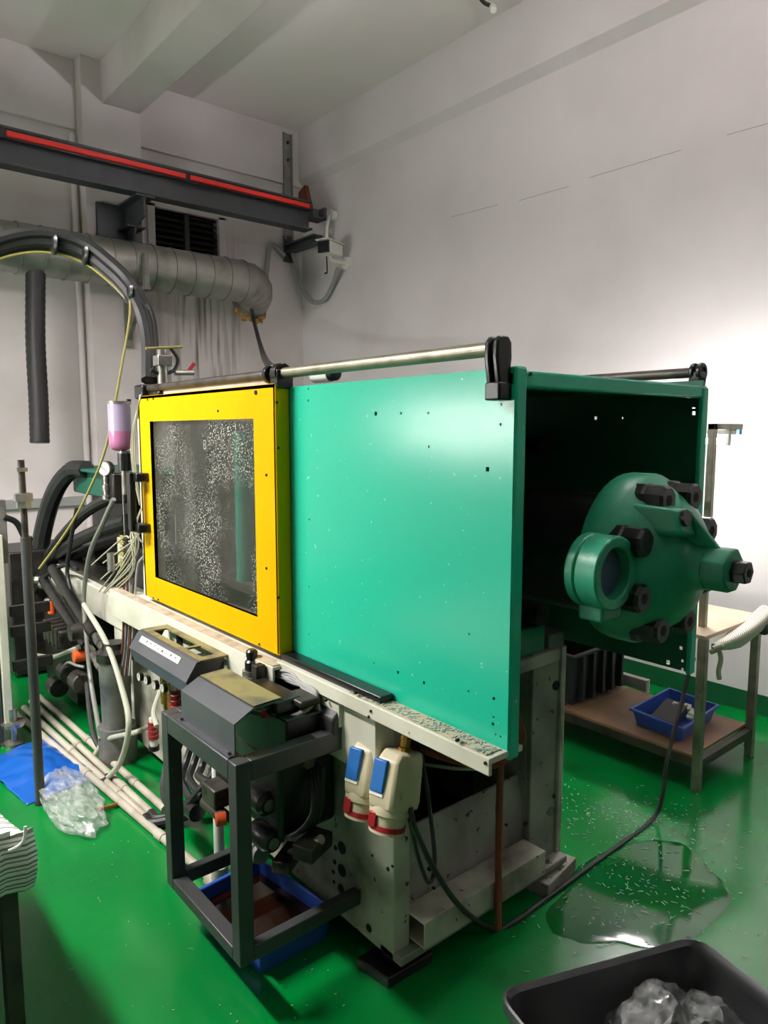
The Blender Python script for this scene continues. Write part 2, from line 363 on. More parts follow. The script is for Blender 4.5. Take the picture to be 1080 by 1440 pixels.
# crane rail
t = thing('crane_rail', (1.6, 5.3, 3.21), 'long dark steel beam with red conductor strip along back wall', 'beam')
x0, x1 = XL+.1, 3.6
b = B(); b.box((x0, 5.24, 3.205), (x1, 5.36, 3.22)); b.box((x0, 5.24, 3.425), (x1, 5.36, 3.44)); b.box((x0, 5.294, 3.21), (x1, 5.306, 3.43)); b.build('web', 'beam_paint', t)
for a, c in ((x0, 1.2), (1.24, 2.45), (2.49, 3.56)):
    B().box((a, 5.215, 3.372), (c, 5.24, 3.405)).build('conductor_strip', 'red_strip', t, bevel=.004)
b = B(); b.box((x0, 5.235, 3.36), (3.58, 5.27, 3.42)); b.build('strip_holder', 'black_gloss', t)
b = B(); b.box((3.585, 5.2, 3.30), (3.72, 5.34, 3.315)); b.box((3.70, 5.2, 3.30), (3.72, 5.34, 3.40)); b.box((3.6, 5.23, 3.315), (3.66, 5.3, 3.38)); b.build('end_stop', 'beam_paint', t)
t = thing('wall_bracket', (3.7, 5.8, 3.2), 'grey slotted channel with black support arm in room corner', 'bracket')
b = B(); b.box((3.665, YB-.055, 3.25), (3.68, YB-.035, 4.18)); b.box((3.745, YB-.055, 3.25), (3.76, YB-.035, 4.18)); b.box((3.665, YB-.04, 3.25), (3.76, YB-.035, 4.18)); b.build('channel', 'galvanised', t)
b = B(); b.box((3.655, 5.31, 3.125), (3.755, 5.80, 3.135)); b.box((3.655, 5.31, 3.185), (3.755, 5.80, 3.20)); b.box((3.70, 5.31, 3.13), (3.71, 5.80, 3.19)); b.build('arm', 'beam_paint', t)
b = B(); b.box((3.66, YB-.05, 3.05), (3.76, YB-.03, 3.28)); b.build('wall_plate', 'beam_paint', t)
for z in (4.1, 3.95, 3.1): B().cyl((3.712, YB-.06, z), (3.712, YB-.03, z), .012, n=6).build('bolt', 'dark_metal', t)
b = B(); b.prism([(5.42, 3.44), (5.62, 3.44), (5.60, 3.62), (5.5, 3.66)], 'X', 3.70, 3.74); tag(b.build('rusty_plate', 'rust'), 'rust brown steel plate behind the crane rail end', 'plate')
t = thing('pilaster_bracket', (2.05, 5.5, 2.9), 'black welded plate bracket under crane rail at pilaster', 'bracket')
b = B(); b.box((1.93, 5.64, 2.78), (2.27, 5.668, 3.205)); b.build('wall_plate', 'beam_paint', t)
b = B(); b.box((2.08, 5.25, 3.19), (2.22, 5.66, 3.204)); b.build('arm', 'beam_paint', t)
b = B(); b.prism([(5.27, 3.19), (5.64, 3.19), (5.64, 2.8), (5.55, 2.8), (5.45, 3.02), (5.27, 3.06)], 'X', 2.14, 2.155); b.build('gusset', 'beam_paint', t)
b = B(); b.box((2.08, 5.44, 3.015), (2.22, 5.64, 3.028)); b.build('lower_plate', 'beam_paint', t)
# round spiral duct
t = thing('round_duct', (2, 5.45, 2.56), 'large round galvanised air duct with spiral seams on back wall', 'duct')
RD, YD, ZD = .168, 5.45, 2.735; XE = 3.02
n = 0; x = XE
while x > XL+.2:
    L_ = .155
    B().lathe((x-L_, YD, ZD), (1, 0, 0), [(RD, 0), (RD, L_-.012), (RD+.006, L_-.008), (RD+.006, L_)], 32).build('duct_section', 'galvanised', t)
    B().ring((x-.012, YD, ZD), (1, 0, 0), RD-.01, RD+.004, .009, 32).build('seam', 'seam', t)
    x -= L_; n += 1
dv = Vector((0, .84, -.54)).normalized(); rb_ = .18; cc = Vector((XE, YD, ZD))+dv*rb_
def elbow(a): return cc-dv*rb_*math.cos(a)+Vector((1, 0, 0))*rb_*math.sin(a)
NS = 5
for k in range(NS):
    pts = []
    rs = []
    for a in (k/NS*math.pi*.5, (k+1)/NS*math.pi*.5):
        c = elbow(a); d = (Vector((1, 0, 0))*math.cos(a)+dv*math.sin(a)); s1 = Vector((1, 0, 0)).cross(dv).normalized(); s2 = d.cross(s1).normalized()
        rs.append([c+(s1*math.cos(2*math.pi*i/32)+s2*math.sin(2*math.pi*i/32))*RD*(1.0 if a == k/NS*math.pi*.5 else .985) for i in range(32)])
    B().rings(rs).build('elbow_segment', 'galvanised', t)
e = elbow(math.pi/2); B().cyl(e, e+dv*.06, RD*.96, n=32).build('duct_outlet', 'grey_metal', t)
b = B(); c = e+dv*.075+Vector((0, -.02, 0))
for k in range(30):
    a = random.random()*6.28; p = c+Vector((math.cos(a)*.15, 0, 0))+Vector((0, .54, .84))*(-abs(math.sin(a)))*.15+Vector((0, 0, -random.random()*.04)); b.ball(p, .012+.018*random.random(), 6)
b.build('sealing_foam', 'foam', t)['kind'] = 'stuff'
def bracket(x):
    t = thing('duct_bracket', (x, YB-.1, 2.2), 'grey angle bracket holding up the round duct', 'bracket')
    b = B(); b.box((x-.02, YB-.205, 2.15), (x+.03, YB-.165, 2.62)); b.build('wall_leg', 'grey_metal', t)
    B().box((x-.02, 5.24, 2.53), (x+.03, YB-.17, 2.56)).build('arm', 'grey_metal', t)
    B().bar((x, 5.3, 2.54), (x, YB-.18, 2.2), .03, .03).build('brace', 'grey_metal', t)
    B().box((x-.015, 5.235, 2.53), (x+.02, 5.275, 2.79)).build('stop', 'grey_metal', t)
bracket(2.13)
B_ = B(); B_.tube([at(50, 360, Y=5.42), at(50, 400, Y=5.42), at(50, 480, Y=5.40), at(54, 560, Y=5.38), at(56, 623, Y=5.36)], .062, 14, steps=16, corr=.05)
tag(B_.build('flexible_hose', 'black_rubber', angle=80), 'black corrugated flexible hose hanging from the round duct', 'hose')
# surveillance camera and its conduit
t = thing('security_camera', (3.8, 5.1, 3.0), 'white bullet surveillance camera with black front on right wall', 'camera')
B().obox((3.68, 5.09, 3.03), (.10, .04, .0), (-.022, .055, 0), (0, 0, .05)).build('body', 'white_plastic', t, bevel=.012)
B().obox((3.585, 5.052, 3.028), (.012, .005, 0), (-.021, .052, 0), (0, 0, .047)).build('lens_front', 'black_gloss', t, bevel=.004)
B().obox((3.675, 5.088, 3.085), (.12, .048, .0), (-.024, .06, 0), (0, 0, .004)).build('sun_shield', 'white_plastic', t)
b = B(); b.tube([(3.69, 5.11, 2.99), (3.72, 5.12, 2.95), (3.87, 5.12, 2.945)], .014, 8); b.build('arm', 'white_plastic', t)
B().cyl((3.855, 5.12, 2.945), (3.88, 5.12, 2.945), .055, n=20).build('mounting_plate', 'white_plastic', t)
b = B(); b.tube([(3.68, 5.15, 3.0), (3.72, 5.2, 2.92), (3.72, 5.2, 2.86)], .006, 6); b.tube([(3.72, 5.2, 2.86), (3.69, 5.19, 2.85)], .008, 6, steps=1); b.build('pigtail_cable', 'black_rubber', t)
t = thing('lamp_hook', (3.85, 5.3, 3.2), 'small white round rose with hanging rod on right wall', 'hook')
B().cyl((3.82, 5.3, 3.385), (3.88, 5.3, 3.385), .05, .04, n=16).build('rose', 'white_plastic', t)
b = B(); b.tube([(3.83, 5.3, 3.38), (3.80, 5.3, 3.3), (3.79, 5.3, 3.16)], .015, 8); b.build('rod', 'white_plastic', t)
b = B(); b.tube([(3.72, 5.74, 3.12), at(417, 375, Y=5.72), at(425, 405, Y=5.68), at(438, 424, Y=5.6), at(455, 422, X=3.84), at(468, 400, X=3.84), at(475, 378, X=3.80)], .02, 8)
tag(b.build('looped_conduit', 'grey_plastic'), 'grey flexible conduit looping down beside the surveillance camera', 'conduit')
b = B(); b.tube([(3.66, 5.78, 3.1), at(382, 345, Y=5.79), at(376, 375, Y=5.79), at(374, 420, Y=5.8)], .02, 8)
tag(b.build('straight_conduit', 'grey_plastic'), 'grey conduit running down behind the duct end', 'conduit')
b = B(); b.tube([at(352, 428, Y=5.5), at(358, 455, Y=5.4), at(366, 485, Y=4.5), at(377, 512, Y=2.6), (1.26, 1.98, 1.69)], .016, 8)
tag(b.build('drop_cable', 'black_rubber'), 'black cable dropping from the duct end to the machine top', 'cable')
b = B(); z = at(50, 708, Y=5.8).z; b.box((XL, YB-.045, z-.035), (1.86, YB, z+.035))
tag(b.build('cable_trunking', 'grey_plastic', bevel=.004), 'grey cable trunking running low along the back wall', 'trunking')
b = B(); p = at(105, 300, Y=5.80); b.cyl((1.82, 5.79, .3), (1.82, 5.79, 3.7), .022)
tag(b.build('wall_pipe', 'plaster'), 'thin white painted pipe running up beside the pilaster', 'pipe')
t = thing('ceiling_hook', (3.62, 3.3, 4.15), 'small metal lamp hook with wire under the ceiling', 'hook')
b = B(); b.tube([at(672, -8, Z=4.21), at(680, 3, Z=4.19), at(692, 9, Z=4.17)], .012, 8); b.build('rod', 'dark_metal', t)
b = B(); b.cyl(at(692, 9, Z=4.17), at(694, 14, Z=4.13), .02, n=10); b.build('holder', 'white_plastic', t)
b = B(); b.tube([at(672, -8, Z=4.21), at(672, -8, Z=4.21)+Vector((0, 0, .03))], .02, 8, steps=1); b.build('rose', 'white_plastic', t)
# lamps that light the place, with added fill lamps among them
def batten(name, c, length, along, label, matn, shade=.06):
    c = Vector(c); a = Vector(along); t = thing(name, c, label, 'lamp'); sd = a.cross(Vector((0, 0, 1)))
    B().obox(c+Vector((0, 0, .035)), a*length/2, sd*shade/2, (0, 0, .015)).build('housing', 'lamp_white', t, bevel=.004)
    B().cyl(c-a*(length/2-.03), c+a*(length/2-.03), .02, n=12).build('tube', matn, t)
    for s in (-1, 1): B().obox(c+a*s*(length/2-.015)+Vector((0, 0, .008)), a*.012, sd*.015, (0, 0, .022)).build('lamp_holder', 'lamp_white', t)
    return t
t = thing('aisle_lamp', (-.45, 3, 2.9), 'long shaded ceiling lamp hanging over the aisle beside the machine', 'lamp')
B().prism([(-.6, 2.9), (-.3, 2.9), (-.36, 2.97), (-.54, 2.97)], 'Y', 2.2, 3.8).build('shade', 'lamp_white', t)
for y in (2.4, 3.6): B().cyl((-.45, y, 2.97), (-.45, y, ZC), .006).build('hanger', 'dark_metal', t)
t = thing('fill_lamp', (1.6, -1.6, 3.32), 'added fill lamp hanging unseen in the hall away from the machine', 'lamp')  # added housing for the fill light, out of view
B().prism([(-1.75, 3.32), (-1.45, 3.32), (-1.51, 3.39), (-1.69, 3.39)], 'X', .95, 2.25).build('shade', 'lamp_white', t)
for x in (1.1, 2.1): B().cyl((x, -1.6, 3.39), (x, -1.6, ZC), .006).build('hanger', 'dark_metal', t)
t = thing('fill_trough', (2.6, 1.2, 3.5), 'added unseen trough lamp under the ceiling that brightens the upper room', 'lamp')  # added out of view to brighten the ceiling and upper walls
UX, UY0, UY1, UZ = 2.6, .3, 1.45, 3.55
for lo, hi in (((-.07, -.008, -.038), (.07, .008, -.03)), ((-.07, -.008, -.03), (-.062, .008, .035)), ((.062, -.008, -.03), (.07, .008, .11))): B().box((UX+lo[0], UY0, UZ+lo[2]), (UX+hi[0], UY1, UZ+hi[2])).build('trough_side', 'lamp_white', t)
B().cyl((UX, UY0+.03, UZ), (UX, UY1-.03, UZ), .016, n=12).build('tube', 'tube_fill', t)
for y in (UY0+.02, UY1-.02): B().box((UX-.015, y-.01, UZ-.03), (UX+.015, y+.01, UZ+.018)).build('lamp_holder', 'lamp_white', t)
for y in (UY0+.1, UY1-.1):
    for x in (UX-.066, UX+.066): B().cyl((x, y, UZ+.03), (x, y, ZC), .004, n=6).build('hanger', 'dark_metal', t)
t = batten('bench_lamp', (-1.85, 3.75, 1.55), 1.9, (0, 1, 0), 'white tube lamp on a post over the neighbouring bench', 'tube_bench', .03)
B().box((-1.88, 4.6, 0), (-1.82, 4.66, 1.57)).build('post', 'dark_metal', t)
# ================================================================ THE MACHINE
m = thing('molding_machine', (1.5, 1.9, 0), 'green and yellow injection molding machine on a cream base', 'machine')
# --- base
bs = B()
bs.prism([(1.176, 1.36), (1.235, 1.36), (1.235, 1.372), (1.19, 1.372), (1.19, 3.23), (1.176, 3.23)], 'Z', .06, .76)   # folded front sheet
bs.box((1.9, 1.36, .06), (1.925, 3.23, .80)); bs.box((1.19, 3.2, .06), (1.9, 3.23, .70))
bs.build('base_sheet', 'cream_dirty', m, bevel=.004)
# end of the base: post, cross panel, recess
b = B(); b.box((1.765, 1.37, .06), (1.905, 1.39, .80)); b.box((1.765, 1.39, .06), (1.78, 1.62, .80)); b.build('end_post', 'shell_grey', m, bevel=.004)
b = B(); b.prism([(1.40, .06), (1.42, .06), (1.42, .28), (1.44, .375), (1.425, .38), (1.40, .29)], 'X', 1.19, 1.90); b.build('end_panel', 'shell_grey', m, bevel=.004)
b = B(); b.box((1.176, 1.33, .06), (1.92, 1.42, .085)); b.build('sole_plate', 'shell_grey', m, bevel=.004)
b = B(); q = [(1.30, .10), (1.39, .10), (1.39, .105), (1.305, .105), (1.305, .17), (1.39, .17), (1.39, .178), (1.30, .178)]
b.prism(q, 'X', 1.235, 1.76); b.build('cross_channel', 'cream_dirty', m, bevel=.002)
b = B(); b.box((1.192, 1.43, .086), (1.898, 2.3, .10)); b.build('opening_shade', 'oily_black', m)  # dark plate standing in for the shade inside the base opening
b = B(); b.box((1.19, 2.3, .06), (1.9, 2.32, .72)); b.build('inner_bulkhead', 'oily_black', m)
b = B(); b.box((1.165, 1.365, .752), (1.90, 3.23, .795)); b.build('bed_plate', 'cream_dirty', m, bevel=.004)
def disc_on_front(p, r, mt, nm, x=1.176, parent=m): return B().cyl((x-.002, p.y, p.z), (x+.004, p.y, p.z), r, n=14).build(nm, mt, parent)
for x, y, r in ((481, 1192, .019), (481, 1224, .019), (480, 1250, .015), (472, 1192, .008), (471, 1212, .007), (469, 1226, .006), (470, 1240, .006), (546, 1222, .006), (524, 1203, .004), (552, 1218, .004), (519, 1305, .012)):
    disc_on_front(at(x, y, X=1.176), r, 'dark_void', 'knockout_hole')
for x, y, r in ((782, 964, .016), (739, 1158, .008), (712, 1160, .004), (775, 1141, .016), (671, 1238, .010), (604, 1222, .006), (610, 1249, .004), (795, 990, .004)):
    p = at(x, y, Y=1.368); B().cyl((p.x, p.y-.003, p.z), (p.x, p.y+.004, p.z), r, n=14).build('knockout_hole', 'grey_metal' if (x, y) == (775, 1141) else 'dark_void', m)
# --- ledge under the guard panel
b = B(); b.prism([(1.09, .775), (1.10, .775), (1.10, .80), (1.20, .80), (1.20, .814), (1.09, .814)], 'Y', .955, 1.80); b.build('ledge', 'cream', m, bevel=.002)
b = B(); b.box((1.10, 1.5, .70), (1.115, 1.64, .80)); b.box((1.112, 1.36, .60), (1.176, 1.62, .76)); b.build('ledge_plate', 'cream', m, bevel=.002)
b = B(); b.box((1.097, .97, .8145), (1.145, 1.45, .8165)); b.build('ledge_dust', 'dusty_top', m)
b = B(); b.box((1.105, 1.33, .815), (1.148, 1.80, .835)); b.build('track', 'black_gloss', m, bevel=.003)
for x, y in ((458, 985), (522, 1000), (519, 1008), (643, 1041), (683, 1073), (500, 974)):
    p = at(x, y, X=1.09); B().cyl((1.087, p.y, p.z), (1.094, p.y, p.z), .004, n=8).build('screw', 'dark_void', m)
# channel under the yellow door
b = B(); q = [(1.06, .69), (1.068, .69), (1.068, .795), (1.17, .795), (1.17, .806), (1.06, .806)]
b.prism(q, 'Y', 1.775, 3.15); b.build('door_channel', 'cream', m, bevel=.002)
b = B(); b.box((1.063, 1.78, .806), (1.10, 3.15, .809)); b.build('channel_dust', 'dusty_top', m)
# --- front guard panel (green)
hs = []
for x, y, big in ((40,120,0),(107,117,0),(107,169,0),(408,228,1),(521,226,0),(643,225,0),(919,76,1),(970,186,0),(966,275,0),(907,476,1),(111,700,0),(645,375,0)):
    p = at(400+x/3.176, 510+y/3.176, X=1.15); hs.append((p.y, p.z, .0047 if big else .0026))
for x, y, big in ((109,143,0),(109,355,0),(400,484,0),(507,526,1),(623,572,1),(825,355,0),(822,610,0),(470,645,0),(935,643,1),(934,726,0),(931,757,1),(944,803,0),(966,813,0),(943,860,0),(964,870,0)):
    p = at(400+x/3.176, 780+y/3.176, X=1.15); hs.append((p.y, p.z, .0036 if big else .0022))
PZ0, PZ1 = .815, 1.628
g = B(); g.plate(1.15, 1.153, (.957, 1.815), (PZ0, PZ1), hs); g.build('guard_panel', 'panel_green', m, smooth=False)
b = B(); b.box((1.1515, .953, .79), (1.187, .975, 1.632)); b.build('corner_post', 'panel_green', m, bevel=.006)
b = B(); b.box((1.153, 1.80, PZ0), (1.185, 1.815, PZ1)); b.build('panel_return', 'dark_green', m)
for x, y in ((407, 700), (406, 760), (407, 885)):
    p = at(x, y, X=1.15); B().cyl((1.145, p.y, p.z), (1.152, p.y, p.z), .005, n=8).build('screw', 'steel', m)
# --- rear guard panel, with punched holes that let the bench light through
hs2 = []
for x, y, r in ((828, 545, .003), (828, 554, .004), (838, 588, .005), (876, 588, .003), (976, 572, .005), (976, 581, .005), (958, 911, .005), (940, 931, .006), (960, 929, .004), (960, 941, .004)):
    p = at(x, y, X=1.955); hs2.append((p.y, p.z, r))
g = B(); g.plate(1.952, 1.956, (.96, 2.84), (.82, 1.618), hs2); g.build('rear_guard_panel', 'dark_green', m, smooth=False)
b = B(); b.box((1.938, .952, .806), (1.970, .965, 1.618)); b.build('rear_edge_post', 'panel_green', m, bevel=.003)
b = B(); b.box((1.15, .955, 1.588), (1.97, .99, 1.624)); b.build('top_rail', 'panel_green', m, bevel=.006)
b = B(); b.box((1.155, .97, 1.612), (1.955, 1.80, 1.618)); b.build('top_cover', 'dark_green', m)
p = at(745, 526, Y=.955); B().cyl((p.x, .951, p.z), (p.x, .957, p.z), .004, n=8).build('screw', 'dark_void', m)
# interior of the clamp
b = B(); b.box((1.22, 1.62, .80), (1.86, 1.80, 1.56)); b.build('platen', 'dark_green', m, bevel=.01)
b = B(); b.box((1.22, 2.62, .80), (1.86, 2.80, 1.54)); b.build('fixed_platen', 'grey_metal', m, bevel=.01)
for z in (.93, 1.45):
    for x in (1.30, 1.78): B().cyl((x, 1.35, z), (x, 2.7, z), .035, n=20).build('tie_bar', 'steel' if x < 1.5 else 'oily_metal', m)
b = B(); b.box((1.34, 2.0, .97), (1.74, 2.3, 1.42)); b.build('mold_half', 'grey_metal', m, bevel=.004)
b = B(); b.box((1.30, 2.3, .92), (1.78, 2.62, 1.48)); b.build('mold_plate', 'steel', m, bevel=.004)
b = B(); b.cyl((1.165, 2.11, 1.0), (1.165, 2.11, 1.50), .032, n=16); b.build('green_upright', 'panel_green', m)  # green upright cylinder close behind the window pane
b = B(); b.box((1.155, 1.86, .82), (1.885, 1.9, .9)); b.build('inner_crossbar', 'dark_green', m)
b = B(); b.cyl((1.53, .93, 1.2), (1.53, 1.62, 1.2), .15, n=28); b.build('clamp_cylinder', 'oily_black', m)
b = B(); b.box((1.66, 1.38, .795), (1.835, 1.5, .885)); b.build('slide_block', 'cast_green', m, bevel=.006)
b = B(); b.box((1.85, 1.375, .795), (1.93, 1.45, .845)); b.build('stop_block', 'grey_metal', m, bevel=.004)
# --- clamp cylinder head (green casting with black bolts)
AX, AZ, YF0 = 1.535, 1.203, .925
h = B(); h.lathe((AX, YF0, AZ), (0, -1, 0), [(.150, -.02), (.198, 0), (.2, .01), (.2, .055), (.193, .068), (.178, .078), (.165, .10), (.145, .128), (.118, .15), (.095, .160), (.072, .166), (.058, .176), (.052, .19), (.05, .205)], 48)
hd = h.build('cylinder_head', 'cast_green', m, angle=50)
B().lathe((AX, YF0, AZ), (0, -1, 0), [(.05, .19), (.05, .252), (.046, .258)], 8, a0=math.pi/8).build('boss', 'cast_green', hd, bevel=.004)
B().cyl((AX, YF0-.255, AZ), (AX, YF0-.288, AZ), .026, n=6).build('plug', 'black_gloss', hd, bevel=.003)
B().cyl((AX, YF0-.286, AZ), (AX, YF0-.2895, AZ), .009, n=12).build('plug_recess', 'dark_void', hd)
for k in range(8):
    a = math.radians(22.5+45*k); px_, pz_ = AX+.158*math.cos(a), AZ+.158*math.sin(a)
    bb = B().lathe((px_, YF0-.05, pz_), (0, -1, 0), [(.037, 0), (.037, .036), (.033, .042), (.033, .08), (.028, .087)], 8, a0=a).build('bolt', 'black_gloss', hd, angle=25)
    B().cyl((px_, YF0-.137, pz_), (px_, YF0-.1375, pz_), .013, n=6).build('hex_socket', 'dark_void', bb)
# lug with a screw plug on the casting
b = B(); b.hull([(1.415, .90, 1.255), (1.50, .90, 1.255), (1.50, .90, 1.345), (1.415, .90, 1.345)], [(1.43, .735, 1.285), (1.505, .735, 1.27), (1.49, .75, 1.335), (1.43, .75, 1.335)]); b.build('lug', 'cast_green', hd, bevel=.008)
B().cyl((1.455, .742, 1.316), (1.455, .735, 1.3175), .0175, n=16).build('lug_screw', 'black_gloss', hd)
b = B(); b.hull([(1.475, .86, 1.335), (1.495, .86, 1.335), (1.535, .86, 1.22), (1.515, .86, 1.22)], [(1.475, .745, 1.33), (1.495, .745, 1.33), (1.54, .695, 1.245), (1.52, .695, 1.245)]); b.build('rib', 'cast_green', hd, bevel=.005)
# guide bush ring
RX, RZ = 1.31, 1.205
for y0_, y1_, ro in ((.885, .862, .079), (.860, .808, .0785)):
    B().ring((RX, y0_, RZ), (0, -1, 0), .055, ro, y0_-y1_, 40).build('bush_ring', 'cast_green', hd, bevel=.004, angle=50)
B().cyl((RX, .875, RZ), (RX, .835, RZ), .056, n=32).build('guide_rod_end', 'blue_grey', hd)
b = B(); b.box((RX-.03, .82, RZ-.105), (RX+.045, .88, RZ-.07)); b.build('bush_foot', 'cast_green', hd, bevel=.006)
b = B(); b.box((RX+.05, .86, RZ-.06), (AX-.12, .92, RZ+.06)); b.build('bush_arm', 'cast_green', hd, bevel=.01)
# --- yellow sliding door
d = B(); DY0, DY1, DZ0, DZ1 = 1.802, 2.838, .828, 1.635; WY0, WY1, WZ0, WZ1 = 1.927, 2.728, .921, 1.537
x0, x1 = 1.10, 1.112
for y0_, y1_, z0_, z1_ in ((DY0, WY0, DZ0, DZ1), (WY1, DY1, DZ0, DZ1), (WY0, WY1, DZ0, WZ0), (WY0, WY1, WZ1, DZ1)): d.box((x0, y0_, z0_), (x1, y1_, z1_))
bmesh.ops.remove_doubles(d.bm, verts=d.bm.verts, dist=1e-5)
door = d.build('guard_door', 'yellow', m, smooth=False)
B().box((1.1, DY0-.002, DZ0), (1.148, DY0+.012, DZ1)).build('door_edge', 'yellow', door, bevel=.003)
B().box((1.1, DY1-.012, DZ0), (1.148, DY1, DZ1)).build('door_edge', 'yellow', door)
B().box((1.1, DY0, DZ1-.01), (1.148, DY1, DZ1+.001)).build('door_edge', 'yellow', door)
pane = B().box((1.114, WY0-.02, WZ0-.02), (1.119, WY1+.02, WZ1+.02)).build('window_pane', 'dirty_glass', door, smooth=False)
fr = B()
for y0_, y1_, z0_, z1_ in ((WY0-.004, WY0, WZ0, WZ1), (WY1, WY1+.004, WZ0, WZ1), (WY0, WY1, WZ0-.004, WZ0), (WY0, WY1, WZ1, WZ1+.004)): fr.box((1.101, y0_, z0_), (1.114, y1_, z1_))
fr.build('window_gasket', 'black_rubber', door, smooth=False)
p = at(288, 632, X=1.113); text_mesh('B', .048, (1.1135, p.y, p.z), (0, -1, 0), (0, 0, 1), 'pane_lettering', 'print_pale', m)
hb = B(); hb.box((1.035, 2.79, 1.102), (1.060, 2.828, 1.338)); hd_ = hb.build('door_handle', 'black_gloss', door, bevel=.005)
for z in (1.115, 1.318): B().box((1.05, 2.755, z-.017), (1.102, 2.828, z+.017)).build('handle_end', 'black_gloss', door, bevel=.005)
for x, y in ((208, 562), (216, 561), (360, 552), (216, 841), (223, 843), (375, 668), (375, 799), (365, 906), (307, 578)):
    p = at(x, y, X=1.10); B().cyl((1.097, p.y, p.z), (1.102, p.y, p.z), .004 if x != 360 else .007, n=8).build('door_screw', 'dark_void', door)
for x, y in ((389, 566), (391, 630), (391, 840)):
    p = at(x, y, Y=1.80); B().cyl((p.x, 1.797, p.z), (p.x, 1.803, p.z), .004, n=8).build('door_screw', 'dark_void', door)
# --- rails on top and their black holders
RZ_ = 1.667
B().cyl((1.13, .985, RZ_), (1.13, 1.80, RZ_), .0155, n=16).build('top_rail_tube', 'rail_steel', m)
B().cyl((1.13, 1.80, RZ_), (1.13, 2.86, RZ_), .0145, n=16).build('top_rail_tube', 'oily_metal', m)
def holder(y, x=1.13, z=RZ_, w=.014):
    b = B(); s = 1
    for yy in (y-.018, y+.004): b.prism([(x-.014, z-.075), (x+.014, z-.075), (x+.024, z-.02), (x+.022, z+.012), (x+.012, z+.024), (x-.012, z+.024), (x-.022, z+.012), (x-.024, z-.02)], 'Y', yy, yy+w)
    b.box((x-.018, y-.02, z-.105), (x+.03, y+.02, z-.068))
    return b.build('rail_holder', 'black_gloss', m, bevel=.004)
holder(.985); 
b = B(); b.box((1.105, 1.795, RZ_-.045), (1.16, 1.835, RZ_+.01)); b.ring((1.13, 1.80, RZ_), (0, 1, 0), .016, .03, .03, 20); b.ring((1.13, 1.86, RZ_), (0, 1, 0), .016, .028, .02, 20); b.build('rail_holder', 'black_gloss', m, bevel=.003)
b = B(); b.box((1.10, 2.79, RZ_-.04), (1.16, 2.88, RZ_+.015)); b.box((1.12, 2.68, RZ_-.035), (1.16, 2.79, RZ_-.012)); b.build('rail_holder', 'black_gloss', m, bevel=.008)
B().box((1.13, 1.86, 1.636), (1.165, 2.66, 1.662)).build('top_trunking', 'pipe_white', m, bevel=.003)
b = B(); b.cyl((1.2, 1.66, 1.66), (1.2, 1.74, 1.66), .022, n=16); b.build('limit_switch', 'white_plastic', m)
b = B(); b.cyl((1.2, 1.64, 1.66), (1.2, 1.66, 1.66), .02, n=16); b.build('switch_cap', 'black_gloss', m)
B().cyl((1.98, .98, 1.663), (1.98, 2.0, 1.663), .0145, n=16).build('rear_rail_tube', 'oily_metal', m)
b = B(); b.ring((1.98, .975, 1.663), (0, 1, 0), .014, .026, .012, 20); b.ring((1.98, .995, 1.663), (0, 1, 0), .014, .026, .012, 20); b.prism([(1.965, 1.565), (1.985, 1.565), (2.0, 1.645), (1.995, 1.665), (1.96, 1.665), (1.958, 1.635)], 'Y', .975, 1.008); b.build('rail_holder', 'black_gloss', m, bevel=.003)
# --- long bed of the injection side and the injection unit
b = B(); b.box((1.20, 3.23, .53), (1.9, 4.6, .69)); b.build('injection_bed', 'cream', m, bevel=.006)
b = B(); b.box((1.24, 3.3, .69), (1.86, 4.58, .72)); b.build('bed_top', 'oily_black', m)
b = B(); b.box((1.30, 3.23, .06), (1.85, 3.6, .53)); b.build('bed_pedestal', 'cream_dirty', m, bevel=.006)
b = B(); b.box((1.21, 3.26, .10), (1.25, 3.55, .53)); b.build('bed_gusset', 'cream', m)
b = B(); b.box((1.34, 3.75, 1.13), (1.72, 4.55, 1.27)); b.box((1.30, 3.7, 1.265), (1.76, 4.6, 1.285)); b.build('injection_unit', 'dark_green', m, bevel=.015)
b = B(); b.box((1.40, 3.8, .72), (1.66, 4.4, 1.14)); b.build('injection_carriage', 'oily_black', m, bevel=.01)
b = B(); b.cyl((1.5, 2.8, 1.15), (1.5, 3.8, 1.15), .07, n=20); b.build('barrel', 'oily_metal', m)
b = B(); b.box((1.19, 2.95, .72), (1.8, 3.3, .95)); b.build('rear_block', 'oily_black', m, bevel=.01)
b = B(); b.box((1.13, 2.86, .80), (1.2, 2.93, 1.55)); b.build('rear_door_post', 'cream', m)
# ================================================================ AROUND THE MACHINE
# black square-tube frame hung on the base
t = thing('steel_stand', (.99, 1.75, .15), 'black square-tube steel frame standing out from the cream base', 'frame')
FX0, FX1, FY0, FY1, FZ0, FZ1, T = .79, 1.174, 1.505, 1.955, .15, .688, .042
for y in (FY0, FY1-T): B().box((FX0, y, FZ0), (FX0+T, y+T, FZ1)).build('leg', 'black_paint', t, bevel=.003)
B().box((FX0, FY0+T, FZ1-T-.012), (FX0+T, FY1-T, FZ1)).build('top_bar', 'black_paint', t, bevel=.003)
B().box((FX0, FY0+T, FZ0), (FX0+T, FY1-T, FZ0+T*.8)).build('bottom_bar', 'black_paint', t, bevel=.003)
for y in (FY0, FY1-T):
    B().box((FX0+T, y, FZ1-T-.012), (FX1-.03, y+T, FZ1)).build('top_bar', 'black_paint', t, bevel=.003)
    B().box((FX0+T, y, FZ0), (FX1, y+T*.7, FZ0+T)).build('bottom_bar', 'black_paint', t, bevel=.003)
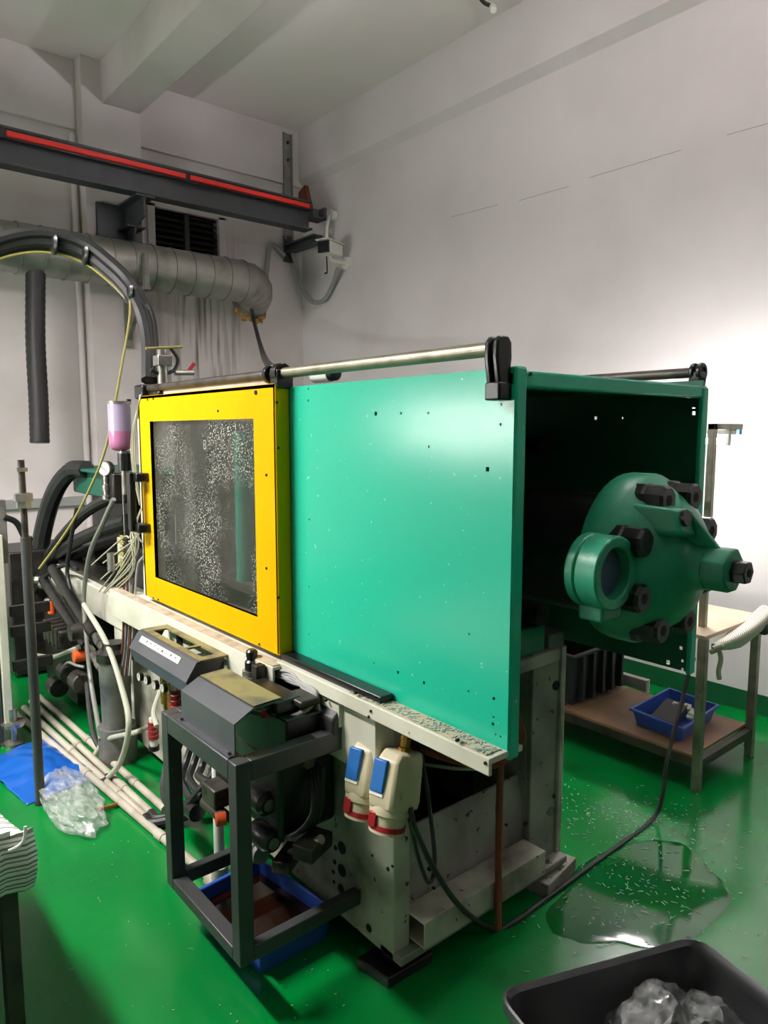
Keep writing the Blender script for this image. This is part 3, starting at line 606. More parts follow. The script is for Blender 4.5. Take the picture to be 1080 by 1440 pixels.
# cover 2, on the frame
t = thing('valve_cover', (.88, 1.7, .69), 'black bent sheet cover with dusty top sitting on the black frame', 'cover')
def shell(sec, y0, y1, th, nm, mt, par):
    out = sec; inn = []
    n_ = len(sec)
    for i, p in enumerate(sec):
        a = Vector(sec[max(i-1, 0)]); c = Vector(sec[min(i+1, n_-1)]); d_ = (c-a).normalized(); inn.append(tuple(Vector(p)+Vector((d_.y, -d_.x))*th))
    return B().rings([[(p[0], y, p[1]) for p in out+inn[::-1]] for y in (y0, y1)]).build(nm, mt, par, smooth=False)
shell([(.795, .692), (.812, .692), (.812, .772), (.866, .800), (.955, .803)], 1.55, 1.86, .004, 'bent_sheet', 'cover_paint', t)
B().prism([(.87, .803), (.952, .806), (.952, .8075), (.87, .8045)], 'Y', 1.553, 1.857).build('dust_layer', 'cover_dust', t)
B().prism([(.816, .692), (.95, .692), (.95, .80), (.868, .797), (.816, .77)], 'Y', 1.85, 1.858).build('rear_closure', 'black_paint', t)
for y in (1.56, 1.84): B().cyl((.803, y, .695), (.803, y, .699), .005, n=8).build('screw', 'dark_void', t)
# control console
t = thing('control_console', (.98, 2.3, .66), 'black control console with open top and white printed strip', 'console')
cy0, cy1 = 2.05, 2.53
shell([(.93, .665), (.912, .718), (.950, .775), (.968, .777)], cy0, cy1, .004, 'front_sheet', 'cover_paint', t)
b = B()
for lo, hi in (((.962, cy0, .772), (.985, cy1, .778)), ((1.035, cy0, .772), (1.06, cy1, .778)), ((.985, cy0, .772), (1.035, cy0+.035, .778)), ((.985, cy1-.05, .772), (1.035, cy1, .778)), ((.985, 2.20, .772), (1.035, 2.215, .778))): b.box(lo, hi)
b.build('top_frame', 'cover_dust', t, smooth=False)
B().prism([(.936, .665), (1.0, .69), (1.05, .772), (.952, .770), (.918, .718)], 'Y', cy0+.004, cy0+.012).build('end_sheet', 'black_paint', t, smooth=False)
B().prism([(.936, .665), (1.0, .69), (1.05, .772), (.952, .770), (.918, .718)], 'Y', cy1-.012, cy1-.004).build('end_sheet', 'black_paint', t, smooth=False)
for y in (2.085, 2.40): B().box((1.045, y, .68), (1.06, y+.02, .772)).build('support_strap', 'black_gloss', t)
B().box((.99, 2.09, .735), (1.04, 2.2, .752)).build('terminal_plate', 'oily_metal', t)
nrm = Vector((-(.775-.718), 0, .950-.912)).normalized(); sx_ = Vector((.950-.912, 0, .775-.718)).normalized()
strip = B().obox(Vector((.938, 2.315, .757))+nrm*.001, (0, .165, 0), sx_*.011, nrm*.0008).build('label_strip', 'white_plastic', t)
b = B()
for k in range(9): b.obox(Vector((.938, 2.455-k*.034, .757))+nrm*.002+sx_*random.uniform(-.003, .003), (0, .003+.002*(k % 3), 0), sx_*(.002+.002*(k % 2)), nrm*.0003)
b.build('printed_marks', 'print_dark', strip)['kind'] = 'stuff'
# flow regulators hanging under the console
for k, (x, y) in enumerate(((195, 952), (205, 957), (216.5, 964), (228, 968))):
    p = at(x, y, X=.955); t = thing('pressure_gauge', (p.x, p.y, p.z-.016), ['dial gauge below the console, nearest the filter bowl', 'dial gauge below the console, second from the filter bowl', 'dial gauge below the console, third from the filter bowl', 'dial gauge below the console, nearest the red ringed valve'][k], 'gauge', 'dial gauges under the console')
    B().cyl((p.x, p.y, p.z), (p.x+.014, p.y, p.z), .0175, n=18).build('case', 'black_gloss', t)
    f_ = B().cyl((p.x-.001, p.y, p.z), (p.x, p.y, p.z), .0145, n=18).build('dial', 'gauge_face', t)
    B().obox((p.x-.0015, p.y, p.z+.004), (.0004, 0, 0), (0, .001, 0), (0, 0, .007)).build('needle', 'dark_void', f_)
for k, (y, mt) in enumerate(((2.47, 'brass'), (2.41, 'brass'), (2.35, 'brass'))):
    t = thing('flow_regulator', (1.02, y, .48), ['brass flow regulator under the console, nearest the filter bowl', 'middle brass flow regulator under the console', 'brass flow regulator under the console, nearest the red ringed valve'][k], 'regulator', 'brass regulators under the console')
    B().cyl((1.02, y, .50), (1.02, y, .655), .02, n=14).build('tube', mt, t)
    B().cyl((1.02, y, .475), (1.02, y, .50), .012, n=6).build('nut', 'brass', t)
def striped_valve(x, y, z, lab):
    t = thing('indicator_valve', (x, y, z-.05), lab, 'valve')
    for k in range(4): B().cyl((x, y, z+k*.02), (x, y, z+.014+k*.02), .022, n=16).build('red_ring', 'red_plastic', t)
    B().cyl((x, y, z-.03), (x, y, z+.09), .017, n=14).build('core', 'white_plastic', t)
    B().cyl((x, y, z-.05), (x, y, z-.03), .022, n=14).build('base', 'black_gloss', t)
p = at(247, 990, X=1.0); striped_valve(p.x, p.y, p.z-.02, 'red ringed indicator valve beside the brass regulators')
p = at(216, 1032, X=1.1); striped_valve(p.x, p.y, p.z-.02, 'red ringed valve on the base beside the black frame leg')
b = B(); b.box((1.04, 2.33, .46), (1.174, 2.50, .48)); tag(b.build('regulator_shelf', 'cream_dirty', bevel=.003), 'small cream shelf carrying the brass regulators', 'shelf')
b = B(); p = at(196, 985, X=1.15); b.box((1.13, p.y-.06, .48), (1.174, p.y+.05, .66)); tag(b.build('oil_level_window', 'oily_black', bevel=.004), 'dark oil level window on the cream base', 'gauge')
b = B(); b.tube([(1.155, 2.86, .40), (1.10, 2.80, .34), (1.08, 2.72, .31)], .01, 8); tag(b.build('drain_pipe', 'clear_hose'), 'short pale pipe bent out of the base', 'pipe')
# valve stack behind the cover
t = thing('valve_stack', (1.06, 1.72, .5), 'black hydraulic valve stack behind the bent cover with grey cables', 'valve')
B().box((.97, 1.56, .60), (1.16, 1.95, .735)).build('manifold', 'oily_black', t, bevel=.006)
B().box((.96, 1.60, .735), (1.05, 1.80, .775)).build('solenoid', 'oily_black', t, bevel=.008)
p = at(418, 985, X=1.04); B().box((1.02, p.y-.05, .752), (1.085, p.y+.05, .772)).build('grey_solenoid', 'oily_metal', t, bevel=.006)
p = at(355, 962, X=1.06); B().lathe((p.x, p.y, .765), (0, 0, 1), [(.022, 0), (.022, .03), (.016, .036), (.016, .045), (.018, .046), (.018, .062), (.012, .068)], 16).build('knob', 'black_gloss', t)
B().cyl((p.x, p.y, .752), (p.x, p.y, .768), .03, n=16).build('knob_base', 'steel', t)
p = at(364, 970, X=1.04); B().box((p.x-.016, p.y-.016, .755), (p.x+.016, p.y+.016, .808)).build('valve_plug', 'oily_metal', t, bevel=.003)
p = at(373, 1005, X=.96); B().cyl(p, p+Vector((-.012, -.012, .006)), .009, n=12).build('indicator_lamp', 'red_lamp', t)
p = at(478, 1015, X=1.12); B().prism([(1.08, p.z-.03), (1.16, p.z-.03), (1.16, p.z+.05), (1.12, p.z+.055), (1.08, p.z+.02)], 'Y', p.y-.02, p.y+.13).build('coil_cover', 'black_paint', t, bevel=.008)
for k, z in enumerate((.61, .66)): B().lathe((1.03, 1.56, z), (0, -1, 0), [(.02, 0), (.02, .02), (.012, .022)], 6).build('plug', 'oily_metal', t)
b = B()
for k in range(7):
    y0_ = 1.86-.02*(k % 3); b.tube([(1.085+.01*(k%3), 1.83, .765+.006*(k%4)), (1.09, 1.72, .775+.004*k-.01*(k%2)), (1.085, 1.60+.008*k, .785-.003*k), (1.082, 1.575+.008*k, .755), (1.085-.004*k, 1.56+.012*k, .68), (1.07, 1.56+.014*k, .62)], .0055, 6)
b.build('cable_loom', 'grey_plastic', t)
b = B(); b.tube([(1.10, 1.60, .775), (1.05, 1.575, .745), (.99, 1.60, .725), (.93, 1.68, .735)], .008, 8); b.build('bent_cable', 'hose_grey', t)
# hydraulic pump group under the frame
t = thing('pump_group', (1.05, 1.7, .25), 'oily black hydraulic pump with hoses and fittings inside black frame', 'pump')
B().box((.98, 1.62, .36), (1.174, 2.05, .60)).build('pump_body', 'oily_black', t, bevel=.015)
for x, y, r in ((378, 1132, .036), (384, 1186, .034)):
    p = at(x, y, X=.97); B().lathe((p.x, p.y+.10, p.z), (0, -1, 0), [(r*.8, 0), (r, .03), (r, .09), (r*.8, .1), (r*.7, .104)], 20).build('pressure_cap', 'black_gloss', t)
    B().cyl((p.x, p.y-.004, p.z), (p.x, p.y-.006, p.z), r*.5, n=10).build('cap_scale', 'grey_metal', t)
p = at(366, 1200, X=.97); B().lathe((p.x, p.y+.09, p.z), (0, -1, 0), [(.03, 0), (.034, .02), (.034, .08), (.028, .085), (.028, .1)], 20).build('filter_cap', 'grey_metal', t)
p = at(405, 1206, X=1.02); B().obox(p, (.045, .03, 0), (-.015, .022, 0), (0, 0, .018)).build('ball_valve', 'oily_metal', t, bevel=.004)
p = at(440, 1188, X=1.05); B().obox(p, (.05, .02, 0), (-.012, .03, 0), (0, 0, .022)).build('ball_valve', 'oily_metal', t, bevel=.004)
B().cyl(at(400, 1205, X=1.02), at(452, 1180, X=1.06), .013, n=10).build('valve_stem', 'steel', t)
p = at(305, 1115, X=.95); B().obox(p, (.03, 0, 0), (0, .045, 0), (0, 0, .03)).build('manifold_block', 'oily_metal', t, bevel=.005)
p = at(302, 1138, X=.94); B().cyl(p+Vector((0, .06, 0)), p-Vector((0, .06, 0)), .022, n=14).build('manifold_pipe', 'oily_metal', t)
p = at(272, 1138, X=.94); B().cyl(p+Vector((0, .03, 0)), p-Vector((0, .03, 0)), .03, n=12).build('hose_nut', 'black_gloss', t)
p = at(303, 1153, X=.90); B().cyl(p, p+Vector((.03, -.01, 0)), .02, n=14).build('orange_cap', 'orange', t, bevel=.003)
for k, (x0_, y0_, x1_, y1_) in enumerate(((262, 1070, 272, 1130), (272, 1075, 285, 1120), (283, 1080, 300, 1105), (240, 1085, 262, 1150))):
    a = at(x0_, y0_, X=1.03); c = at(x1_, y1_, X=.95); B().tube([a+Vector((.05, 0, .12)), a, (a+c)/2+Vector((-.02, .02, 0)), c], .013, 8).build('hose', 'black_rubber', t)
a = at(232, 1100, X=1.0); B().tube([a+Vector((.1, .1, .18)), a, at(240, 1132, X=.95), at(258, 1140, X=.93), at(278, 1118, X=.95), (1.02, 2.0, .45)], .019, 8).build('hose', 'black_rubber', t)
for k in range(4): B().tube([(1.1, 1.58+.02*k, .56), (1.08-.01*k, 1.56, .45), (1.06-.02*k, 1.6, .38), (1.02, 1.7, .36)], .007, 6).build('thin_hose', 'black_rubber', t)
# socket boxes on the base
def socket(p, label, cable):
    p = Vector(p); t = thing('socket_box', p, label, 'socket box')
    F = Vector((-1, -.25, 0)).normalized(); Rr = Vector((F.y, -F.x, 0)) ; Rr = Vector((-F.y, F.x, 0))
    up = (Vector((0, 0, 1))+F*-.30).normalized(); N = Rr.cross(up).normalized()
    if N.dot(F) < 0: N = -N
    def Q(a, b_, c): return tuple(p+Rr*a+up*b_+N*c)
    # body: tapered, chamfered front
    K = .88
    def Q(a, b_, c): return tuple(p+(Rr*a+up*b_+N*c)*K)
    body = B(); rs = []
    for hgt, w0, dep in ((.075, .058, .085), (.10, .062, .09), (.21, .052, .085), (.235, .045, .06)):
        rs.append([Q(-w0, hgt, -.03), Q(w0, hgt, -.03), Q(w0, hgt, dep*.55), Q(w0*.62, hgt, dep), Q(-w0*.62, hgt, dep), Q(-w0, hgt, dep*.55)])
    bo = body.rings(rs).build('body', 'beige_plastic', t, bevel=.006)
    ax = (Vector(Q(0, 1, 0))-Vector(Q(0, 0, 0)))
    B().lathe(Q(0, .085, .03), -ax, [(.050, 0), (.052, .01), (.052, .022), (.046, .026), (.043, .05), (.046, .052), (.046, .068), (.038, .07)], 24).build('collar', 'beige_plastic', t)
    B().lathe(Q(0, .030, .03), -ax, [(.0465, 0), (.047, .012), (.040, .016)], 24).build('red_ring', 'red_plastic', t)
    B().obox(Q(-.018, .045, .075), Rr*.012, up*.018, N*.012).build('latch', 'red_plastic', t, bevel=.003)
    B().obox(Q(-.016, .165, .086), Rr*.020, up*.040, N*.009).build('blue_flap', 'blue_plastic', t, bevel=.003)
    B().obox(Q(-.016, .117, .088), Rr*.020, up*.006, N*.004).build('flap_hinge', 'white_plastic', t)
    B().obox(Q(.034, .125, .062), Rr*.016, up*.011, (N*.5+Rr*.5)*.008).build('finger_grip', 'grey_metal', t, bevel=.003)
    B().lathe(Q(.01, .232, .02), ax, [(.017, 0), (.017, .012), (.013, .014), (.013, .03), (.015, .031), (.015, .042), (.009, .046)], 10).build('gland', 'brass', t)
    g_ = Vector(Q(.01, .275, .02)); B().tube([g_-ax*.02, g_+ax*.03, g_+Vector(cable)*.5+ax*.04, g_+Vector(cable)], .010, 8).build('feed_cable', 'hose_grey', t)
    return Q
Q1 = socket(at(503, 1150, X=1.09)+Vector((.03, .0, -.012)), 'beige socket box with blue flap, beside the black frame arm', (.08, -.05, .09))
Q2 = socket(at(538, 1170, X=1.09)+Vector((.03, .0, -.012)), 'beige socket box with blue flap, at the base corner with a black cable plugged in', (.06, .02, .10))
b = B(); b.tube([(1.19, 1.46, .755), (1.16, 1.42, .73), (1.15, 1.36, .67), (1.15, 1.345, .64)], .007, 6); tag(b.build('thin_black_lead', 'black_rubber'), 'thin black lead between the two socket box cables', 'cable')
# long black cable across the floor to the table
pts = [Vector(Q2(.06, .09, .02)), Vector(Q2(.075, .06, .02)), at(583, 1165, Y=1.24), at(612, 1225, Y=1.26), at(650, 1278, Y=1.28)]
pts[-1].z = max(pts[-1].z, .04)
pts += [at(x, y, Z=.008) for x, y in ((695, 1307), (725, 1295), (770, 1262), (850, 1203), (915, 1155))]
pts += [at(931, 1120, Y=1.32), at(938, 1070, Y=1.33), at(958, 990, Y=1.335), at(968, 950, Y=1.335), at(976, 925, Y=1.335)]
b = B(); b.tube(pts, .008, 8); tag(b.build('floor_cable', 'black_rubber'), 'long black cable from socket box across floor to the work table', 'cable')
b = B(); a = Vector(Q2(.05, .06, .0)); b.tube([a, a+Vector((.03, .0, -.12)), a+Vector((.06, -.01, -.2)), a+Vector((.11, .02, -.17)), a+Vector((.12, .06, 0)), a+Vector((.12, .1, .15))], .006, 6); tag(b.build('slack_cable', 'black_rubber'), 'thin slack black cable loop hanging behind the socket boxes', 'cable')
# red-brown drain pipe at the end of the base
b = B(); x_, y_ = 1.52, 1.29; b.tube([(x_+.03, 1.42, .77), (x_+.005, 1.31, .7), (x_, y_, .6), (x_, y_, .3), (x_+.005, y_, .09), (x_+.005, y_, .03)], .0105, 8); tag(b.build('drain_hose', 'rust'), 'rust red drain hose hanging down the end of the base', 'hose')
for k, (a, c) in enumerate((((1.78, 1.2, .8), (1.66, 1.15, .62)), ((1.74, 1.25, .8), (1.58, 1.2, .6)))):
    pass
b = B(); b.tube([(1.40, 1.15, .80), (1.443, 1.15, .70), (1.435, 1.17, .645), (1.35, 1.2, .625), (1.27, 1.35, .64), (1.27, 1.5, .66)], .009, 8); tag(b.build('oil_hose', 'rust'), 'rust red oil hose bent under the green panel corner', 'hose')
b = B(); b.tube([(1.41, 1.17, .80), (1.46, 1.17, .69), (1.45, 1.2, .64), (1.36, 1.24, .60), (1.30, 1.45, .56)], .0045, 6); tag(b.build('pink_tube', 'pipe_white'), 'thin pale tube beside the rust red oil hose', 'tube')
# leveling pads
b = B(); b.prism([(1.13, 1.47), (1.15, 1.35), (1.31, 1.345), (1.30, 1.47)], 'Z', 0, .03); b.cyl((1.22, 1.41, .03), (1.22, 1.41, .06), .035); tag(b.build('leveling_pad', 'oily_black', bevel=.004), 'black square leveling pad under the base corner with socket boxes', 'pad')
b = B(); b.prism([(1.76, 1.47), (1.78, 1.30), (1.98, 1.335), (1.94, 1.47)], 'Z', 0, .05); b.cyl((1.85, 1.41, .05), (1.85, 1.41, .06), .03); tag(b.build('leveling_pad', 'shell_grey', bevel=.004), 'grimy leveling pad under the base end post', 'pad')
# drip basin under the frame
def basin(name, corners, z0, z1, taper, mt, label, cat, inner=None):
    c = sum((Vector(q) for q in corners), Vector((0, 0)))/len(corners)
    def R_(s, z, f=0): return [(c.x+(q[0]-c.x)*s+f*(1 if q[0] > c.x else -1), c.y+(q[1]-c.y)*s+f*(1 if q[1] > c.y else -1), z) for q in corners]
    t = thing(name, (c.x, c.y, z0), label, cat)
    B().rings([R_(taper, z0), R_(.99, z1-.012), R_(1.0, z1-.012, .01), R_(1.0, z1, .01), R_(.985, z1), R_(taper-.015, z0+.006)]).build('shell', mt, t, bevel=.004, smooth=False)
    return t, c, R_
cs = [(.90, 1.60), (1.145, 1.60), (1.105, 1.955), (.86, 1.93)]
t, c, R_ = basin('drip_basin', cs, 0, .10, .9, 'basin_blue', 'blue plastic drip basin of dark oil under the black frame', 'basin')
B().rings([R_(.955, .055), R_(.955, .06)]).build('dark_oil', 'oil', t, smooth=False)
B().box((.875, 1.74, .088), (.885, 1.80, .094)).build('grip_rib', 'basin_blue', t)
# white pipes on the floor
grp = 'white pipes lying along the floor'
for k, (xa, ya, xb, yb, zz) in enumerate(((44, 986, 214, 1145, .017), (34, 995, 206, 1151, .017), (24, 1004, 300, 1238, .017), (56, 980, 232, 1138, .017))):
    a, c = at(xa, ya, Z=zz), at(xb, yb, Z=zz)
    lab = ['white pipe on floor, third from the blue sheet', 'white pipe on floor ending in a black hose', 'longest white pipe on floor, ending in an elbow under the frame', 'white pipe on floor nearest the machine base'][k]
    t = thing('floor_pipe', a, lab, 'pipe', grp)
    B().cyl(a, c, .0155, n=14).build('pipe', 'pipe_white', t)
    d_ = (c-a).normalized()
    for f in (.45, .8): q = a+(c-a)*f; B().cyl(q, q+d_*.05, .0185, n=14).build('coupling', 'pipe_white', t)
    if k in (0, 1):
        B().tube([c-d_*.01, c+d_*.05, c+Vector((.08, -.10, .02)), c+Vector((.16, -.16, .10)), c+Vector((.22, -.20, .28))], .02, 10).build('hose_end', 'black_rubber', t)
    if k == 2:
        top = at(284, 1088, X=c.x+.0); B().tube([c-d_*.02, c+d_*.03, c+Vector((0, -.045, .03)), c+Vector((0, -.05, .08))], .027, 12, steps=5).build('elbow', 'pipe_white', t)
        B().cyl(c+Vector((0, -.05, .07)), c+Vector((0, -.05, .52)), .0175, n=14).build('riser', 'white_plastic', t)
        B().cyl(c+Vector((0, -.05, .50)), c+Vector((0, -.05, .55)), .026, n=14).build('riser_cap', 'black_gloss', t)
# lubricator cup
p = at(170, 640, X=1.12)
t = thing('lubricator', (p.x, p.y, 1.05), 'lilac oil cup with pink oil beside the yellow door', 'oil cup')
zt, zb = at(170, 568, X=1.12).z, at(170, 634, X=1.12).z; r = .047
B().lathe((p.x, p.y, zb), (0, 0, 1), [(.02, 0), (r*.75, .006), (r*.95, .02), (r, .04), (r, .085)], 28).build('oil', 'pink_oil', t)
B().lathe((p.x, p.y, zb+.085), (0, 0, 1), [(r, 0), (r, zt-zb-.085)], 28).build('cup', 'lilac_cup', t)
B().cyl((p.x, p.y, zt), (p.x, p.y, zt+.012), r*1.03, n=28).build('lid', 'steel', t)
B().box((p.x+.035, p.y-.01, zt), (p.x+.05, p.y+.005, zt+.022)).build('lid_knob', 'black_gloss', t)
zz = at(178, 690, X=1.12).z
B().cyl((p.x+.012, p.y-.01, zb-.012), (p.x+.012, p.y-.01, zb), .025, n=16).build('neck', 'steel', t)
B().cyl((p.x+.012, p.y-.01, zb-.085), (p.x+.012, p.y-.01, zb-.01), .03, n=16).build('pump_head', 'black_gloss', t)
B().cyl((p.x+.012, p.y-.01, zz-.02), (p.x+.012, p.y-.01, zb-.08), .017, n=12).build('pump_tube', 'steel', t)
for s in (-.012, .014): B().cyl((p.x+.012+s, p.y-.01, 1.03), (p.x+.012+s, p.y-.01, zz), .005, n=8).build('stay', 'steel', t)
# manometer and hydraulic block
p = at(148, 659, X=1.2)
t = thing('manometer', (p.x, p.y, p.z-.16), 'round pressure gauge on the green injection unit', 'gauge')
B().lathe((p.x, p.y, p.z), Vector((-1, -.6, 0)), [(.036, -.025), (.038, 0), (.038, .006), (.034, .008)], 24).build('case', 'dark_metal', t)
dn = Vector((-1, -.6, 0)).normalized(); f_ = B().cyl(p+dn*.0085, p+dn*.0095, .033, n=24).build('dial', 'gauge_face', t)
B().bar(p+dn*.0105+Vector((.008, -.013, -.012)), p+dn*.0105+Vector((-.012, .018, .016)), .003, .001).build('needle', 'dark_void', f_)
B().lathe((p.x, p.y, p.z-.15), (0, 0, 1), [(.02, 0), (.02, .02), (.014, .022), (.014, .04), (.018, .042), (.018, .07), (.012, .075), (.012, .12)], 10).build('stem', 'steel', t)
b = B(); b.box((p.x+.01, p.y-.07, p.z-.17), (p.x+.12, p.y+.1, p.z-.02)); b.build('gauge_block', 'oily_black', t, bevel=.01)
# thick black hydraulic hoses
def hose(pts, r, label, mt='black_rubber', nm='hydraulic_hose', cat='hose', group=None, n=10, corr=0):
    b = B(); b.tube(pts, r, n, corr=corr); return tag(b.build(nm, mt), label, cat, group)
hose([at(122, 660, X=1.34), at(100, 662, X=1.3), at(78, 690, X=1.24), at(62, 740, X=1.2), at(53, 800, X=1.17), at(47, 870, X=1.15), at(50, 930, X=1.15)], .052, 'thickest black hose arching from the green injection unit')
hose([at(185, 698, X=1.3), at(150, 703, X=1.27), at(110, 730, X=1.24), at(70, 780, X=1.2), at(52, 830, X=1.18)], .03, 'black hose bowing from under the gauge to the floor')
hose([at(180, 732, X=1.3), at(150, 742, X=1.27), at(105, 762, X=1.25), at(65, 790, X=1.24)], .036, 'black hose lying low over the cream bed')
hose([at(175, 755, X=1.4), at(120, 775, X=1.35), at(70, 800, X=1.3)], .03, 'black hose lying flat behind the thick hoses')
hose([at(160, 702, X=1.12), at(145, 735, X=1.11), at(126, 780, X=1.10), at(118, 840, X=1.1), at(122, 900, X=1.08), at(128, 960, X=1.06), at(142, 1040, X=1.0)], .011, 'grey hose hanging straight in front of the bed', 'hose_grey')
hose([at(108, 715, X=1.14), at(98, 770, X=1.13), at(95, 810, X=1.13), at(108, 855, X=1.12), at(118, 900, X=1.1)], .011, 'dark hose hanging from the thick black hoses')
hose([at(118, 850, X=1.08), at(150, 905, X=1.05), at(172, 970, X=1.03), at(181, 1020, X=1.0), at(170, 1070, Z=.12), at(150, 1096, Z=.02)], .012, 'pale clear hose looping down beside the filter bowl', 'clear_hose')
hose([at(212, 1020, X=1.12), at(190, 1030, X=1.05), at(150, 1040, Z=.12), at(134, 1060, Z=.04)], .011, 'pale clear hose arching low over the white pipes', 'clear_hose')
hose([at(122, 960, X=1.05), at(127, 1010, X=1.02), at(134, 1040, Z=.08), at(150, 1066, Z=.02), at(163, 1066, Z=.02), at(172, 1045, Z=.02)], .012, 'black hose looping on the green floor by the filter bowl')
hose([at(38, 858, X=1.12), at(60, 815, X=1.12), at(90, 795, X=1.15), at(110, 800, X=1.15)], .012, 'dark thin hose curling over the bed end')
for k, (x0_, y0_, x1_, y1_) in enumerate(((75, 800, 170, 950), (62, 815, 160, 965))):
    a, c = at(x0_, y0_, X=1.13), at(x1_, y1_, X=1.09)
    t = thing('hydraulic_line', c, ['oily hydraulic line slanting to the filter bowl, upper one', 'oily hydraulic line slanting to the filter bowl, lower one'][k], 'pipe')
    q = a+(c-a)*.68
    B().cyl(a, q, .032, n=14).build('hose', 'oily_black', t)
    B().cyl(q, c, .02, n=14).build('steel_end', 'steel', t)
    for f in (.1, .45, .8): g_ = q+(c-q)*f; B().cyl(g_, g_+(c-q)*.12, .025, n=6).build('fitting', 'steel', t)
# filter bowl
p = at(165, 1022, X=1.08)
t = thing('filter_bowl', (p.x, p.y, max(p.z, 0)), 'grey cylindrical oil filter bowl beside the cream base', 'filter')
zb, zt = p.z, at(165, 930, X=1.08).z; r = .068
B().lathe((p.x, p.y, zb), (0, 0, 1), [(r*.8, 0), (r*.95, .012), (r*.97, (zt-zb)*.62), (r*1.0, (zt-zb)*.63), (r*1.02, zt-zb)], 28).build('bowl', 'grey_metal', t)
B().lathe((p.x, p.y, zt), (0, 0, 1), [(r*1.12, 0), (r*1.12, .04), (r*.8, .055), (r*.7, .08)], 28).build('head', 'oily_black', t)
B().cyl((p.x, p.y, 0), (p.x, p.y, zb+.01), .085, n=24).build('stand', 'grey_metal', t)
# valve cluster at the far end
t = thing('valve_manifold', (1.15, 4.1, .1), 'oily valve manifold with orange cap at the far bed end', 'valve')
b = B(); b.box((1.12, 3.9, .02), (1.7, 4.5, .5)); b.build('tank', 'oily_black', t, bevel=.01)
b = B(); b.box((.98, 4.64, .02), (1.7, 5.05, .78)); b.build('rear_tank', 'oily_black', t, bevel=.01)
p = at(85, 890, X=1.08); B().obox(p, (.05, 0, 0), (0, .16, 0), (0, 0, .05)).build('solenoid_valve', 'oily_metal', t, bevel=.01)
for k in range(4): B().box((p.x-.055, p.y-.13+.075*k, p.z-.055), (p.x+.03, p.y-.1+.075*k, p.z+.06)).build('valve_fin', 'oily_metal', t, bevel=.004)
q = at(98, 890, X=1.02); B().cyl(q, q+Vector((.06, 0, 0)), .042, n=16).build('solenoid_end', 'oily_metal', t)
p = at(103, 924, X=1.04); B().cyl(p, p+Vector((.06, 0, 0)), .03, n=18).build('orange_cap', 'orange', t, bevel=.004)
p = at(72, 855, X=1.1); B().cyl(p-Vector((0, 0, .03)), p+Vector((0, 0, .035)), .02, n=12).build('red_knob', 'orange', t)
for x, y in ((95, 945), (80, 965), (112, 958)):
    p = at(x, y, X=1.06); B().cyl(p+Vector((0, .05, 0)), p-Vector((0, .05, 0)), .05, n=16).build('pump_housing', 'oily_metal', t, bevel=.006)
B().tube([at(52, 922, X=1.05), at(75, 924, X=1.04), at(100, 915, X=1.05), at(115, 908, X=1.08)], .014, 8).build('bent_tube', 'clear_hose', t)
B().tube([at(85, 945, X=1.0), at(95, 932, X=1.0), at(108, 936, X=1.0), at(118, 938, X=1.02)], .007, 6).build('thin_tube', 'hose_grey', t)
for x, y in ((52, 815), (60, 822), (68, 846)): B().ball(at(x, y, X=1.12), .028, 8).build('fitting', 'steel', t)
# wiring bundle hanging by the handle
t = thing('wiring_bundle', (1.1, 3.0, .6), 'tangle of thin pale wires hanging beside the black door handle', 'wires')
for k in range(11):
    x = 176+k*1.6; b = B()
    b.tube([at(x+random.uniform(-6, 10), 772+random.uniform(-14, 14), X=1.12), at(x+random.uniform(-3, 3), 800+random.uniform(-5, 5), X=1.11), at(x-2+random.uniform(-2, 2), 850, X=1.10), at(x-4+random.uniform(-3, 2), 905, X=1.09), at(x-10, 950, X=1.08)], .0045, 5)
    b.build('wire', ['rust', 'print_dark', 'grey_plastic', 'dark_metal'][k % 4], t)
for k in range(10):
    x = 176+random.uniform(-4, 14); y = 775+random.uniform(-20, 25); b = B()
    b.tube([at(200+random.uniform(-4, 4), 700+k*8, X=1.13), at(190+random.uniform(-12, 6), 745+random.uniform(-15, 20), X=1.1), at(x, y, X=1.1), at(x-20-random.random()*25, y+25+random.random()*30, X=1.09)][(0 if k % 3 else 1):], .0035, 5)
    b.build('wire', 'white_wire', t)
B().obox(at(172, 775, X=1.11), (.01, 0, 0), (0, .03, 0), (0, 0, .06)).build('terminal_block', 'white_wire', t)
for k in range(6): B().obox(at(172, 755+8*k, X=1.1), (.004, 0, 0), (0, .022, 0), (0, 0, .006)).build('terminal', 'yellow_wire', t)
p = at(158, 790, X=1.09); B().cyl(p-Vector((0, 0, .04)), p+Vector((0, 0, .04)), .022, n=14).build('connector', 'steel', t)
b = B()
for k in range(3): b.tube([at(197+k, 555, X=1.1), at(190-k*2, 610, X=1.1), at(191-k*2, 660, X=1.1), at(197, 710, X=1.12)], .004, 5)
tag(b.build('pale_wires', 'white_wire'), 'thin pale wires running down beside the yellow door edge', 'wires')
